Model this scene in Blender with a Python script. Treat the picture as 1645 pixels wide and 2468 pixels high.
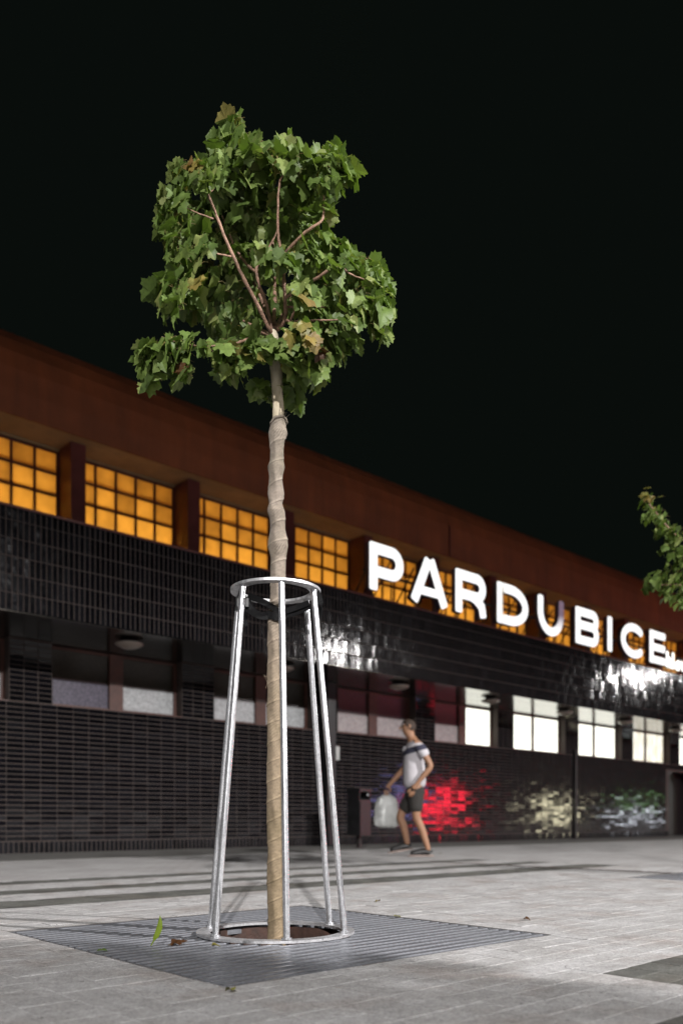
import bpy, bmesh, math, random
import numpy as np
from mathutils import Vector, Matrix

for o in list(bpy.data.objects):
    bpy.data.objects.remove(o)
SC = bpy.context.scene
COL = SC.collection
R = math.radians

# ------------------------------------------------------------------ camera
F_PX, CX, HZ, CAM_Z = 2013.0, 822.0, 1978.0, 0.45
cam = bpy.data.cameras.new('camera')
cam.sensor_fit = 'VERTICAL'
cam.sensor_height = 36.0
cam.lens = 36.0 * F_PX / 2468.0
cam.shift_y = (HZ - 1234.0) / 2468.0
cam.clip_start = 0.05
cam.clip_end = 2000
cam.dof.use_dof = True
cam.dof.focus_distance = 3.2
cam.dof.aperture_fstop = 1.9
cam_o = bpy.data.objects.new('camera', cam)
COL.objects.link(cam_o)
cam_o.location = (0, 0, CAM_Z)
cam_o.rotation_euler = (R(90), 0, 0)
SC.camera = cam_o

# ------------------------------------------------------------------ world: night sky, a trace of town glow
world = bpy.data.worlds.new('World')
SC.world = world
world.use_nodes = True
bg = world.node_tree.nodes['Background']
bg.inputs['Color'].default_value = (0.62, 0.90, 0.74, 1)
bg.inputs['Strength'].default_value = 0.0045
SC.view_settings.view_transform = 'Standard'
SC.view_settings.look = 'None'
SC.view_settings.exposure = 0.0
SC.view_settings.gamma = 1.0
SC.view_settings.use_curve_mapping = False
SC.render.engine = 'CYCLES'
SC.cycles.use_denoising = True
SC.cycles.sample_clamp_indirect = 4.0
SC.cycles.sample_clamp_direct = 0.0
SC.cycles.max_bounces = 6
SC.cycles.diffuse_bounces = 3
SC.cycles.glossy_bounces = 3
SC.cycles.transmission_bounces = 4
SC.cycles.caustics_reflective = False
SC.cycles.caustics_refractive = False

# street lamps: (along the wall, away from it, height, watts)
LAMP_W = 13000.0
LAMPS = [(8.5, -11.5, 9.0, 1.45, 158), (-8.0, -11.5, 9.0, 1.5, 158), (27.0, -11.5, 8.4, 0.36, 167), (57.0, -11.5, 11.0, 0.9, 167)]

# ------------------------------------------------------------------ frames: s runs along the building, d away from the camera
UA = math.atan2(0.675, 0.738)
U = Vector((math.cos(UA), math.sin(UA), 0))
N = Vector((-math.sin(UA), math.cos(UA), 0))
def W(s, d, z=0.0):
    return U * s + N * d + Vector((0, 0, z))
def SD(x, y):
    v = Vector((x, y, 0)); return v.dot(U), v.dot(N)
def PX(px, py, Y):
    return Vector(((px - CX) / F_PX * Y, Y, CAM_Z + (HZ - py) / F_PX * Y))
def s_of(px, d):
    r = (px - CX) / F_PX
    k = d / (N.x * r + N.y)
    return k * (U.x * r + U.y)
def project(v):
    return CX + v.x / v.y * F_PX, HZ - (v.z - CAM_Z) / v.y * F_PX
rng = random.Random(7)

# ------------------------------------------------------------------ object helpers
def tag(o, label=None, cat=None, group=None, kind=None):
    if label: o['label'] = label
    if cat: o['category'] = cat
    if group: o['group'] = group
    if kind: o['kind'] = kind
    return o
def empty(name, loc=(0, 0, 0), rz=0.0):
    o = bpy.data.objects.new(name, None)
    o.empty_display_size = 0.2
    COL.objects.link(o)
    o.location = loc
    o.rotation_euler = (0, 0, rz)
    return o
def put(name, me, parent=None):
    o = bpy.data.objects.new(name, me)
    COL.objects.link(o)
    o.parent = parent
    return o

class MB:
    def __init__(self):
        self.v = []; self.f = []; self.m = []; self.sm = []
    def add(self, vs, fs, mi=0, smooth=False):
        b = len(self.v)
        self.v.extend([tuple(p) for p in vs])
        for f in fs:
            self.f.append([i + b for i in f]); self.m.append(mi); self.sm.append(smooth)
    def box(self, x0, x1, y0, y1, z0, z1, mi=0, skip=()):
        vs = [(x0, y0, z0), (x1, y0, z0), (x1, y1, z0), (x0, y1, z0), (x0, y0, z1), (x1, y0, z1), (x1, y1, z1), (x0, y1, z1)]
        fs = {'b': (0, 3, 2, 1), 't': (4, 5, 6, 7), 'f': (0, 1, 5, 4), 'r': (1, 2, 6, 5), 'k': (2, 3, 7, 6), 'l': (3, 0, 4, 7)}
        self.add(vs, [f for k, f in fs.items() if k not in skip], mi)
    def tube(self, pts, rad, seg=10, mi=0, smooth=True, caps=True):
        pts = [Vector(p) for p in pts]
        n = len(pts)
        if not hasattr(rad, '__len__'): rad = [rad] * n
        t0 = (pts[1] - pts[0]).normalized()
        a = Vector((1, 0, 0)) if abs(t0.x) < 0.8 else Vector((0, 1, 0))
        a = (a - t0 * a.dot(t0)).normalized()
        vs = []
        for i in range(n):
            t = (pts[min(i + 1, n - 1)] - pts[max(i - 1, 0)]).normalized()
            a = (a - t * a.dot(t)).normalized()
            b = t.cross(a)
            for k in range(seg):
                th = 2 * math.pi * k / seg
                vs.append(pts[i] + (a * math.cos(th) + b * math.sin(th)) * rad[i])
        fs = []
        for i in range(n - 1):
            for k in range(seg):
                k2 = (k + 1) % seg
                fs.append((i * seg + k, i * seg + k2, (i + 1) * seg + k2, (i + 1) * seg + k))
        self.add(vs, fs, mi, smooth)
        if caps:
            self.add(vs[:seg], [tuple(range(seg))[::-1]], mi)
            self.add(vs[-seg:], [tuple(range(seg))], mi)
    def lathe(self, prof, seg=32, mi=0, smooth=True, close=False, c=(0, 0)):
        vs = []
        for r, z in prof:
            for k in range(seg):
                th = 2 * math.pi * k / seg
                vs.append((c[0] + r * math.cos(th), c[1] + r * math.sin(th), z))
        n = len(prof); fs = []
        for i in range(n if close else n - 1):
            j = (i + 1) % n
            for k in range(seg):
                k2 = (k + 1) % seg
                fs.append((i * seg + k, i * seg + k2, j * seg + k2, j * seg + k))
        self.add(vs, fs, mi, smooth)
    def prism(self, poly, x0, x1, mi=0):
        """poly in (y, z), swept along x"""
        n = len(poly)
        vs = [(x0, p[0], p[1]) for p in poly] + [(x1, p[0], p[1]) for p in poly]
        fs = [(i, (i + 1) % n, n + (i + 1) % n, n + i) for i in range(n)]
        fs += [tuple(range(n))[::-1], tuple(range(n, 2 * n))]
        self.add(vs, fs, mi)
    def mesh(self, name, mats):
        me = bpy.data.meshes.new(name)
        me.from_pydata(self.v, [], self.f)
        for m in (mats if isinstance(mats, (list, tuple)) else [mats]): me.materials.append(m)
        me.polygons.foreach_set('material_index', self.m)
        me.polygons.foreach_set('use_smooth', self.sm)
        me.update()
        return me
    def build(self, name, mats, parent=None):
        return put(name, self.mesh(name, mats), parent)
def recalc(me):
    bm = bmesh.new(); bm.from_mesh(me)
    bmesh.ops.recalc_face_normals(bm, faces=bm.faces[:])
    bm.to_mesh(me); bm.free()

# ------------------------------------------------------------------ materials
def new_mat(name):
    m = bpy.data.materials.new(name)
    m.use_nodes = True
    nt = m.node_tree
    return m, nt, nt.nodes, nt.links, nt.nodes['Principled BSDF']
def ramp(nt, src, stops):
    n = nt.nodes.new('ShaderNodeValToRGB')
    e = n.color_ramp.elements
    while len(e) < len(stops): e.new(0.5)
    for i, (p, c) in enumerate(stops):
        e[i].position = p
        e[i].color = (c[0], c[1], c[2], 1) if hasattr(c, '__len__') else (c, c, c, 1)
    nt.links.new(src, n.inputs['Fac'])
    return n.outputs['Color']
def noise(nt, scale, detail=4, rough=0.55, vec=None, stretch=None):
    n = nt.nodes.new('ShaderNodeTexNoise')
    n.inputs['Scale'].default_value = scale
    n.inputs['Detail'].default_value = detail
    n.inputs['Roughness'].default_value = rough
    if vec is None:
        tc = nt.nodes.new('ShaderNodeTexCoord'); vec = tc.outputs['Object']
    if stretch:
        mp = nt.nodes.new('ShaderNodeMapping'); mp.inputs['Scale'].default_value = stretch
        nt.links.new(vec, mp.inputs['Vector']); vec = mp.outputs['Vector']
    nt.links.new(vec, n.inputs['Vector'])
    return n.outputs['Fac']
def wpos(nt):
    return nt.nodes.new('ShaderNodeNewGeometry').outputs['Position']
def mix(nt, fac, a, b, mode='MIX'):
    n = nt.nodes.new('ShaderNodeMix'); n.data_type = 'RGBA'; n.blend_type = mode
    for k, v in ((0, fac), (6, a), (7, b)):
        if hasattr(v, 'is_output'): nt.links.new(v, n.inputs[k])
        elif hasattr(v, '__len__'): n.inputs[k].default_value = (v[0], v[1], v[2], 1)
        else: n.inputs[k].default_value = v
    return n.outputs[2]
def bump(nt, bsdf, h, strength, dist):
    n = nt.nodes.new('ShaderNodeBump')
    n.inputs['Strength'].default_value = strength
    n.inputs['Distance'].default_value = dist
    nt.links.new(h, n.inputs['Height'])
    nt.links.new(n.outputs['Normal'], bsdf.inputs['Normal'])
def simple(name, col, rough=0.6, metal=0.0, var=0.25, scale=6.0, bstr=0.0, spec=None, world=False, bscale=None):
    m, nt, nd, ln, b = new_mat(name)
    v = noise(nt, scale, 5, 0.6, wpos(nt) if world else None)
    lo = [c * (1 - var) for c in col]; hi = [min(1, c * (1 + var)) for c in col]
    ln.new(ramp(nt, v, [(0.3, lo), (0.7, hi)]), b.inputs['Base Color'])
    ln.new(ramp(nt, v, [(0.3, max(0.02, rough * 0.85)), (0.7, min(1, rough * 1.15))]), b.inputs['Roughness'])
    b.inputs['Metallic'].default_value = metal
    if spec is not None: b.inputs['Specular IOR Level'].default_value = spec
    if bstr: bump(nt, b, noise(nt, bscale or scale * 4, 6, 0.6, wpos(nt) if world else None), bstr, 0.01)
    return m
def emit(name, col, strength):
    m, nt, nd, ln, b = new_mat(name)
    b.inputs['Base Color'].default_value = (col[0] * .6, col[1] * .6, col[2] * .6, 1)
    b.inputs['Emission Color'].default_value = (*col, 1)
    b.inputs['Emission Strength'].default_value = strength
    return m
def rnd_obj(nt):
    oi = nt.nodes.new('ShaderNodeObjectInfo'); ge = nt.nodes.new('ShaderNodeNewGeometry')
    a = nt.nodes.new('ShaderNodeMath'); a.operation = 'ADD'
    nt.links.new(oi.outputs['Random'], a.inputs[0]); nt.links.new(ge.outputs['Random Per Island'], a.inputs[1])
    f = nt.nodes.new('ShaderNodeMath'); f.operation = 'FRACT'
    nt.links.new(a.outputs[0], f.inputs[0])
    return f.outputs[0]

def paver_mat(name, c0, c1):
    m, nt, nd, ln, b = new_mat(name)
    r = rnd_obj(nt); p = wpos(nt)
    base = ramp(nt, r, [(0.0, c0), (1.0, c1)])
    fine = ramp(nt, noise(nt, 120, 4, 0.75, p), [(0.28, 0.50), (0.5, 0.98), (0.72, 1.42)])
    grain = ramp(nt, noise(nt, 34, 4, 0.7, p), [(0.32, 0.78), (0.5, 1.0), (0.68, 1.16)])
    speck = ramp(nt, noise(nt, 46, 2, 0.5, p), [(0.265, 0.30), (0.30, 1.0)])
    mid = ramp(nt, noise(nt, 5, 5, 0.6, p), [(0.3, (0.80, 0.79, 0.77)), (0.7, (1.12, 1.12, 1.12))])
    stain = ramp(nt, noise(nt, 2.3, 5, 0.65, p), [(0.50, (1, 1, 1)), (0.70, (0.74, 0.64, 0.58))])
    c = mix(nt, 1.0, base, fine, 'MULTIPLY'); c = mix(nt, 1.0, c, mid, 'MULTIPLY'); c = mix(nt, 0.7, c, stain, 'MULTIPLY'); c = mix(nt, 1.0, c, grain, 'MULTIPLY'); c = mix(nt, 1.0, c, speck, 'MULTIPLY')
    ln.new(c, b.inputs['Base Color'])
    b.inputs['Roughness'].default_value = 0.82
    b.inputs['Specular IOR Level'].default_value = 0.3
    bump(nt, b, noise(nt, 42, 6, 0.75, p), 0.8, 0.010)
    return m
M_PAVE = paver_mat('pale_stone', (0.350, 0.345, 0.348), (0.395, 0.390, 0.394))
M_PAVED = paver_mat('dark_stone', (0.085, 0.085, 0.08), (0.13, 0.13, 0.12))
M_JOINT = simple('joint_sand', (0.33, 0.31, 0.26), 0.95, 0, 0.4, 60, 0.3, world=True)

def ground_mat():
    m, nt, nd, ln, b = new_mat('far_paving')
    p = wpos(nt)
    mp = nt.nodes.new('ShaderNodeMapping'); mp.vector_type = 'POINT'
    mp.inputs['Rotation'].default_value = (0, 0, -UA)
    ln.new(p, mp.inputs['Vector'])
    br = nt.nodes.new('ShaderNodeTexBrick')
    br.inputs['Scale'].default_value = 1.0
    br.inputs['Brick Width'].default_value = 0.145; br.inputs['Row Height'].default_value = 0.10
    br.inputs['Mortar Size'].default_value = 0.004
    br.inputs['Color1'].default_value = (0.350, 0.345, 0.348, 1); br.inputs['Color2'].default_value = (0.395, 0.390, 0.394, 1)
    br.inputs['Mortar'].default_value = (0.25, 0.24, 0.21, 1)
    ln.new(mp.outputs['Vector'], br.inputs['Vector'])
    fine = ramp(nt, noise(nt, 70, 4, 0.75, p), [(0.28, 0.6), (0.72, 1.35)])
    mid = ramp(nt, noise(nt, 1.6, 5, 0.6, p), [(0.3, (0.80, 0.78, 0.77)), (0.7, (1.1, 1.1, 1.1))])
    c = mix(nt, 1.0, br.outputs['Color'], fine, 'MULTIPLY'); c = mix(nt, 1.0, c, mid, 'MULTIPLY')
    ln.new(c, b.inputs['Base Color']); b.inputs['Roughness'].default_value = 0.82
    b.inputs['Specular IOR Level'].default_value = 0.3
    bump(nt, b, noise(nt, 120, 4, 0.7, p), 0.5, 0.004)
    return m
M_GROUND = ground_mat()
M_APRON = simple('dark_paving', (0.10, 0.097, 0.09), 0.85, 0, 0.3, 9, 0.4, world=True)
M_KERB = simple('kerb_stone', (0.16, 0.155, 0.15), 0.8, 0, 0.2, 20, 0.3, world=True)
M_SOIL = simple('soil', (0.045, 0.03, 0.02), 0.95, 0, 0.6, 25, 1.0)
M_RUST = simple('rusty_steel', (0.045, 0.022, 0.016), 0.75, 0.2, 0.5, 18, 0.4)
M_PIT = simple('pit_concrete', (0.10, 0.09, 0.08), 0.9, 0, 0.3, 10, 0.4)

def galv(name, col, rough, metal, streak):
    m, nt, nd, ln, b = new_mat(name)
    v = noise(nt, 28, 5, 0.7, None, streak)
    sp = noise(nt, 70, 2, 0.5)
    c = ramp(nt, v, [(0.34, [x * 0.35 for x in col]), (0.48, col), (0.66, [min(1, x * 1.35) for x in col])])
    c = mix(nt, 0.5, c, ramp(nt, sp, [(0.3, 0.6), (0.7, 1.15)]), 'MULTIPLY')
    ln.new(c, b.inputs['Base Color'])
    ln.new(ramp(nt, v, [(0.3, min(1, rough * 1.5)), (0.7, rough * 0.8)]), b.inputs['Roughness'])
    b.inputs['Metallic'].default_value = metal
    bump(nt, b, v, 0.25, 0.003)
    return m
M_POLE = galv('galvanised_tube', (0.70, 0.71, 0.74), 0.24, 0.82, (2.6, 2.6, 0.06))
M_RING = galv('galvanised_plate', (0.58, 0.58, 0.60), 0.38, 0.7, (0.5, 0.5, 0.5))
M_BAR = galv('galvanised_bar', (0.34, 0.35, 0.385), 0.34, 0.8, (0.10, 2.0, 1.0))
M_STRAP = simple('black_webbing', (0.0025, 0.0025, 0.003), 0.75, 0, 0.3, 80, 0.3, spec=0.15)

def tile_mat():
    m, nt, nd, ln, b = new_mat('black_glazed_tile')
    r = rnd_obj(nt)
    ln.new(ramp(nt, r, [(0.0, (0.003, 0.003, 0.004)), (0.8, (0.006, 0.006, 0.008)), (1.0, (0.011, 0.011, 0.013))]), b.inputs['Base Color'])
    ln.new(ramp(nt, noise(nt, 14, 3, 0.5, wpos(nt)), [(0.3, 0.05), (0.7, 0.12)]), b.inputs['Roughness'])
    b.inputs['Specular IOR Level'].default_value = 0.42
    bump(nt, b, noise(nt, 26, 2, 0.5, wpos(nt)), 0.22, 0.004)
    return m
M_TILE = tile_mat()
M_GROUT = simple('brown_grout', (0.055, 0.041, 0.036), 0.9, 0, 0.3, 12, 0.3)
M_SLAT = simple('dark_ceiling_metal', (0.045, 0.040, 0.034), 0.16, 0.75, 0.25, 5, 0.06, bscale=9)
def fascia_mat():
    m, nt, nd, ln, b = new_mat('red_brown_sheet')
    p = wpos(nt)
    c = ramp(nt, noise(nt, 1.4, 5, 0.6, p), [(0.3, (0.135, 0.038, 0.013)), (0.7, (0.215, 0.060, 0.019))])
    c = mix(nt, 0.8, c, ramp(nt, noise(nt, 5, 4, 0.65, p, (1, 1, 0.07)), [(0.35, 0.72), (0.6, 1.0), (0.75, 1.18)]), 'MULTIPLY')
    ln.new(c, b.inputs['Base Color']); b.inputs['Roughness'].default_value = 0.6
    bump(nt, b, noise(nt, 2.2, 3, 0.5, p), 0.2, 0.02)
    return m
M_FASCIA = fascia_mat()
M_COLUMN = simple('oxblood_paint', (0.085, 0.018, 0.014), 0.5, 0, 0.2, 6, 0.1)
M_EAVE = simple('ochre_plaster', (0.26, 0.17, 0.085), 0.85, 0, 0.25, 3, 0.2)
M_MUNTIN = simple('dark_red_bar', (0.060, 0.014, 0.014), 0.5, 0, 0.2, 8)
M_WOOD = simple('brown_frame', (0.075, 0.030, 0.022), 0.45, 0, 0.3, 12, 0.1)
M_ROOF = simple('roof_felt', (0.05, 0.035, 0.03), 0.9, 0, 0.3, 3, 0.3)
M_INNER = simple('amber_room_wall', (0.34, 0.24, 0.12), 0.9, 0, 0.1, 2)

def pane_mat():
    m, nt, nd, ln, b = new_mat('frosted_pane')
    nd.remove(b)
    out = nd['Material Output']
    tr = nd.new('ShaderNodeBsdfTranslucent'); di = nd.new('ShaderNodeBsdfDiffuse'); gl = nd.new('ShaderNodeBsdfGlossy')
    r = rnd_obj(nt)
    c = ramp(nt, r, [(0.0, (0.66, 0.62, 0.56)), (1.0, (0.86, 0.83, 0.76))])
    c = mix(nt, 1.0, c, ramp(nt, noise(nt, 5, 3, 0.5, wpos(nt)), [(0.3, 0.86), (0.7, 1.08)]), 'MULTIPLY')
    ln.new(c, tr.inputs['Color']); di.inputs['Color'].default_value = (0.12, 0.08, 0.05, 1)
    gl.inputs['Roughness'].default_value = 0.3
    a = nd.new('ShaderNodeMixShader'); a.inputs[0].default_value = 0.18
    ln.new(tr.outputs[0], a.inputs[1]); ln.new(di.outputs[0], a.inputs[2])
    e = nd.new('ShaderNodeMixShader'); e.inputs[0].default_value = 0.03
    ln.new(a.outputs[0], e.inputs[1]); ln.new(gl.outputs[0], e.inputs[2])
    ln.new(e.outputs[0], out.inputs['Surface'])
    return m
M_PANE = pane_mat()
def frost(name, col, rough=0.35):
    m, nt, nd, ln, b = new_mat(name)
    v = noise(nt, 30, 4, 0.7)
    ln.new(ramp(nt, v, [(0.35, [c * 0.65 for c in col]), (0.65, [c * 1.3 for c in col])]), b.inputs['Base Color'])
    b.inputs['Roughness'].default_value = rough
    bump(nt, b, v, 0.5, 0.004)
    return m
M_FROST = frost('frosted_glass', (0.40, 0.41, 0.42))
M_FROSTP = frost('lilac_reflection_glass', (0.10, 0.09, 0.12), 0.25)  # purplish reflection painted into the glass colour
M_FROSTR = frost('pinkish_glass', (0.36, 0.325, 0.325))
M_SHADED = frost('shaded_upper_glass', (0.030, 0.024, 0.018), 0.2)  # overhang's shade painted into the upper panes
M_SHADEDR = frost('shaded_red_glass', (0.07, 0.024, 0.026), 0.3)  # same painted overhang shade, tinted red above the pinkish panes
M_LIT = emit('lit_white_window', (0.98, 1.0, 0.88), 1.7)
def curtain():
    m, nt, nd, ln, b = new_mat('lit_curtain')
    v = noise(nt, 9, 4, 0.6, None, (1.6, 1, 0.35))
    ln.new(ramp(nt, v, [(0.35, (0.55, 0.52, 0.36)), (0.62, (1, 1, 0.9))]), b.inputs['Emission Color'])
    b.inputs['Emission Strength'].default_value = 1.25
    b.inputs['Base Color'].default_value = (0.4, 0.38, 0.3, 1)
    return m
M_CURT = curtain()
M_LETTER = emit('white_sign_face', (1.0, 1.0, 0.985), 1.25)
M_SMALL = emit('white_small_face', (1.0, 1.0, 0.95), 2.2)
M_LSIDE = simple('plum_sign_side', (0.045, 0.035, 0.06), 0.4, 0, 0.2, 5)
def failing(name, axis, p0, p1, dim):
    """a sign face whose tube has failed along part of one stroke"""
    m, nt, nd, ln, b = new_mat(name)
    tc = nd.new('ShaderNodeTexCoord'); sp = nd.new('ShaderNodeSeparateXYZ')
    ln.new(tc.outputs['Object'], sp.inputs[0])
    x = sp.outputs['X']; z = sp.outputs['Z']
    a = ramp(nt, x, p0); c = ramp(nt, z, p1)
    f = mix(nt, 1.0, a, c, 'MULTIPLY')
    col = mix(nt, f, (1.0, 1.0, 0.985), dim)
    ln.new(col, b.inputs['Emission Color'])
    b.inputs['Emission Strength'].default_value = 1.25
    b.inputs['Base Color'].default_value = (0.3, 0.28, 0.3, 1)
    return m
M_STEEL = simple('dark_steel', (0.03, 0.026, 0.026), 0.5, 0.3, 0.3, 10)
M_DOME = simple('lamp_opal', (0.36, 0.30, 0.26), 0.25, 0, 0.1, 5)
M_BINDOOR = simple('dull_maroon_paint', (0.022, 0.009, 0.011), 0.5)
M_BLACK = simple('black_paint', (0.010, 0.010, 0.011), 0.35, 0, 0.3, 10)

def leaf_mat(name, stops, dry=0.0):
    m, nt, nd, ln, b = new_mat(name)
    out = nd['Material Output']
    c = ramp(nt, rnd_obj(nt), stops)
    v = ramp(nt, noise(nt, 3.2, 4, 0.6), [(0.3, 0.75), (0.7, 1.25)])
    c = mix(nt, 1.0, c, v, 'MULTIPLY')
    ln.new(c, b.inputs['Base Color'])
    b.inputs['Roughness'].default_value = 0.5
    b.inputs['Specular IOR Level'].default_value = 0.35
    tr = nd.new('ShaderNodeBsdfTranslucent')
    ln.new(mix(nt, 1.0, c, (1.1, 1.25, 0.5), 'MULTIPLY'), tr.inputs['Color'])
    ms = nd.new('ShaderNodeMixShader'); ms.inputs[0].default_value = 0.28
    ln.new(b.outputs[0], ms.inputs[1]); ln.new(tr.outputs[0], ms.inputs[2])
    ln.new(ms.outputs[0], out.inputs['Surface'])
    return m
M_LEAF = leaf_mat('maple_green', [(0.0, (0.062, 0.100, 0.022)), (0.45, (0.102, 0.155, 0.036)), (0.8, (0.150, 0.205, 0.056)), (0.97, (0.180, 0.210, 0.066)), (1.0, (0.20, 0.17, 0.05))])
M_LEAFY = leaf_mat('maple_yellowing', [(0.0, (0.22, 0.155, 0.04)), (0.5, (0.17, 0.17, 0.045)), (1.0, (0.17, 0.095, 0.035))])
M_LEAFB = leaf_mat('leaf_brown', [(0.0, (0.06, 0.028, 0.012)), (1.0, (0.10, 0.045, 0.02))])
M_BLADE = leaf_mat('fresh_green', [(0.0, (0.17, 0.24, 0.02)), (1.0, (0.20, 0.27, 0.03))])
M_PETIOLE = simple('petiole', (0.16, 0.12, 0.04), 0.5, 0, 0.2, 10)
M_BRANCH = simple('red_brown_bark', (0.24, 0.14, 0.095), 0.65, 0, 0.6, 45, 0.6)
def bark_mat():
    m, nt, nd, ln, b = new_mat('grey_green_bark')
    v = noise(nt, 24, 6, 0.65, None, (1, 1, 0.55))
    ln.new(ramp(nt, v, [(0.25, (0.18, 0.12, 0.07)), (0.40, (0.42, 0.36, 0.25)), (0.7, (0.58, 0.51, 0.39))]), b.inputs['Base Color'])
    b.inputs['Roughness'].default_value = 0.8
    bump(nt, b, v, 0.6, 0.01)
    return m
M_BARK = bark_mat()
def wrap_mat():
    m, nt, nd, ln, b = new_mat('jute_wrap')
    tc = nd.new('ShaderNodeTexCoord')
    sp = nd.new('ShaderNodeSeparateXYZ'); ln.new(tc.outputs['Object'], sp.inputs[0])
    big = noise(nt, 3.4, 5, 0.6)
    zr = nd.new('ShaderNodeMapRange'); zr.inputs['From Min'].default_value = 0.0; zr.inputs['From Max'].default_value = 2.1
    ln.new(sp.outputs['Z'], zr.inputs['Value'])
    tan = ramp(nt, zr.outputs[0], [(0.0, (0.36, 0.275, 0.18)), (0.45, (0.34, 0.27, 0.195)), (0.65, (0.33, 0.275, 0.225)), (1.0, (0.35, 0.30, 0.255))])
    c = mix(nt, 1.0, tan, ramp(nt, big, [(0.32, (0.72, 0.73, 0.66)), (0.55, (1, 1, 1)), (0.8, (1.12, 1.06, 1.0))]), 'MULTIPLY')
    dirt = ramp(nt, noise(nt, 7.5, 4, 0.6, None, (1, 1, 0.6)), [(0.64, (1, 1, 1)), (0.76, (0.42, 0.38, 0.30))])
    c = mix(nt, 0.8, c, dirt, 'MULTIPLY')
    # weave: threads along and around the trunk
    wv = nd.new('ShaderNodeTexWave'); wv.wave_type = 'BANDS'; wv.bands_direction = 'Z'
    wv.inputs['Scale'].default_value = 62; wv.inputs['Distortion'].default_value = 1.2; wv.inputs['Detail'].default_value = 2
    ln.new(tc.outputs['Object'], wv.inputs['Vector'])
    an = nd.new('ShaderNodeMath'); an.operation = 'ARCTAN2'
    ln.new(sp.outputs['Y'], an.inputs[0]); ln.new(sp.outputs['X'], an.inputs[1])
    ml = nd.new('ShaderNodeMath'); ml.operation = 'MULTIPLY_ADD'; ml.inputs[1].default_value = 42.0
    zz = nd.new('ShaderNodeMath'); zz.operation = 'MULTIPLY'; zz.inputs[1].default_value = 500.0
    ln.new(sp.outputs['Z'], zz.inputs[0])
    ln.new(an.outputs[0], ml.inputs[0]); ln.new(zz.outputs[0], ml.inputs[2])
    sn = nd.new('ShaderNodeMath'); sn.operation = 'SINE'; ln.new(ml.outputs[0], sn.inputs[0])
    ad = nd.new('ShaderNodeMath'); ad.operation = 'ADD'
    ln.new(wv.outputs['Fac'], ad.inputs[0]); ln.new(sn.outputs[0], ad.inputs[1])
    c = mix(nt, 0.7, c, ramp(nt, ad.outputs[0], [(0.0, 0.5), (0.6, 1.0), (1.0, 1.2)]), 'MULTIPLY')
    # the bandage's edge: a pale selvedge line winding up
    tn = nd.new('ShaderNodeMath'); tn.operation = 'MULTIPLY'; tn.inputs[1].default_value = -1 / (2 * math.pi); ln.new(an.outputs[0], tn.inputs[0])
    tz = nd.new('ShaderNodeMath'); tz.operation = 'MULTIPLY_ADD'; tz.inputs[1].default_value = 1 / .079; ln.new(sp.outputs['Z'], tz.inputs[0]); ln.new(tn.outputs[0], tz.inputs[2])
    s9 = nd.new('ShaderNodeMath'); s9.operation = 'MULTIPLY'; s9.inputs[1].default_value = 9.0; ln.new(sp.outputs['Z'], s9.inputs[0])
    sn9 = nd.new('ShaderNodeMath'); sn9.operation = 'SINE'; ln.new(s9.outputs[0], sn9.inputs[0])
    m9 = nd.new('ShaderNodeMath'); m9.operation = 'MULTIPLY_ADD'; m9.inputs[1].default_value = .05; ln.new(sn9.outputs[0], m9.inputs[0]); ln.new(tz.outputs[0], m9.inputs[2])
    fr = nd.new('ShaderNodeMath'); fr.operation = 'FRACT'; ln.new(m9.outputs[0], fr.inputs[0])
    c = mix(nt, 1.0, c, ramp(nt, fr.outputs[0], [(0.0, 1.28), (0.09, 1.22), (0.12, 1.0), (0.93, 0.98), (0.985, 0.74)]), 'MULTIPLY')
    c = mix(nt, 0.8, c, ramp(nt, noise(nt, 60, 4, 0.7), [(0.3, 0.72), (0.7, 1.2)]), 'MULTIPLY')
    ln.new(c, b.inputs['Base Color'])
    b.inputs['Roughness'].default_value = 0.95
    b.inputs['Specular IOR Level'].default_value = 0.1
    bump(nt, b, ad.outputs[0], 0.7, 0.003)
    return m
M_WRAP = wrap_mat()

M_SKIN = simple('skin', (0.27, 0.14, 0.08), 0.55, 0, 0.12, 8)
M_HAIR = simple('short_brown_hair', (0.032, 0.018, 0.011), 0.7, 0, 0.4, 60, 0.5)
M_SHORTS = simple('dark_cloth', (0.022, 0.019, 0.017), 0.9, 0, 0.25, 18, 0.3)
M_SHOE = simple('black_leather', (0.012, 0.011, 0.011), 0.45, 0, 0.2, 20)
M_SOLE = simple('pale_welt', (0.22, 0.17, 0.15), 0.7)
M_BAG = simple('white_plastic_bag', (0.42, 0.43, 0.42), 0.4, 0, 0.15, 9, 0.5)
def shirt_mat():
    m, nt, nd, ln, b = new_mat('white_shirt_dark_stripe')
    tc = nd.new('ShaderNodeTexCoord'); sp = nd.new('ShaderNodeSeparateXYZ')
    ln.new(tc.outputs['Object'], sp.inputs[0])
    a = nd.new('ShaderNodeMath'); a.operation = 'MULTIPLY_ADD'; a.inputs[1].default_value = 0.25
    ln.new(sp.outputs['X'], a.inputs[0]); ln.new(sp.outputs['Z'], a.inputs[2])
    st = ramp(nt, a.outputs[0], [(0.0, 0.0), (1.0, 0.0)])
    cr = st.node.color_ramp; cr.interpolation = 'CONSTANT'
    mr = nd.new('ShaderNodeMapRange'); mr.inputs['From Min'].default_value = 1.0; mr.inputs['From Max'].default_value = 1.6
    ln.new(a.outputs[0], mr.inputs['Value']); ln.new(mr.outputs[0], st.node.inputs['Fac'])
    e = cr.elements.new(0.53); e.color = (1, 1, 1, 1)
    e = cr.elements.new(0.65); e.color = (0, 0, 0, 1)
    ln.new(mix(nt, st, (0.46, 0.44, 0.465), (0.035, 0.036, 0.06)), b.inputs['Base Color'])
    b.inputs['Roughness'].default_value = 0.9
    bump(nt, b, noise(nt, 12, 4, 0.6), 0.4, 0.02)
    return m
M_SHIRT = shirt_mat()

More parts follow.
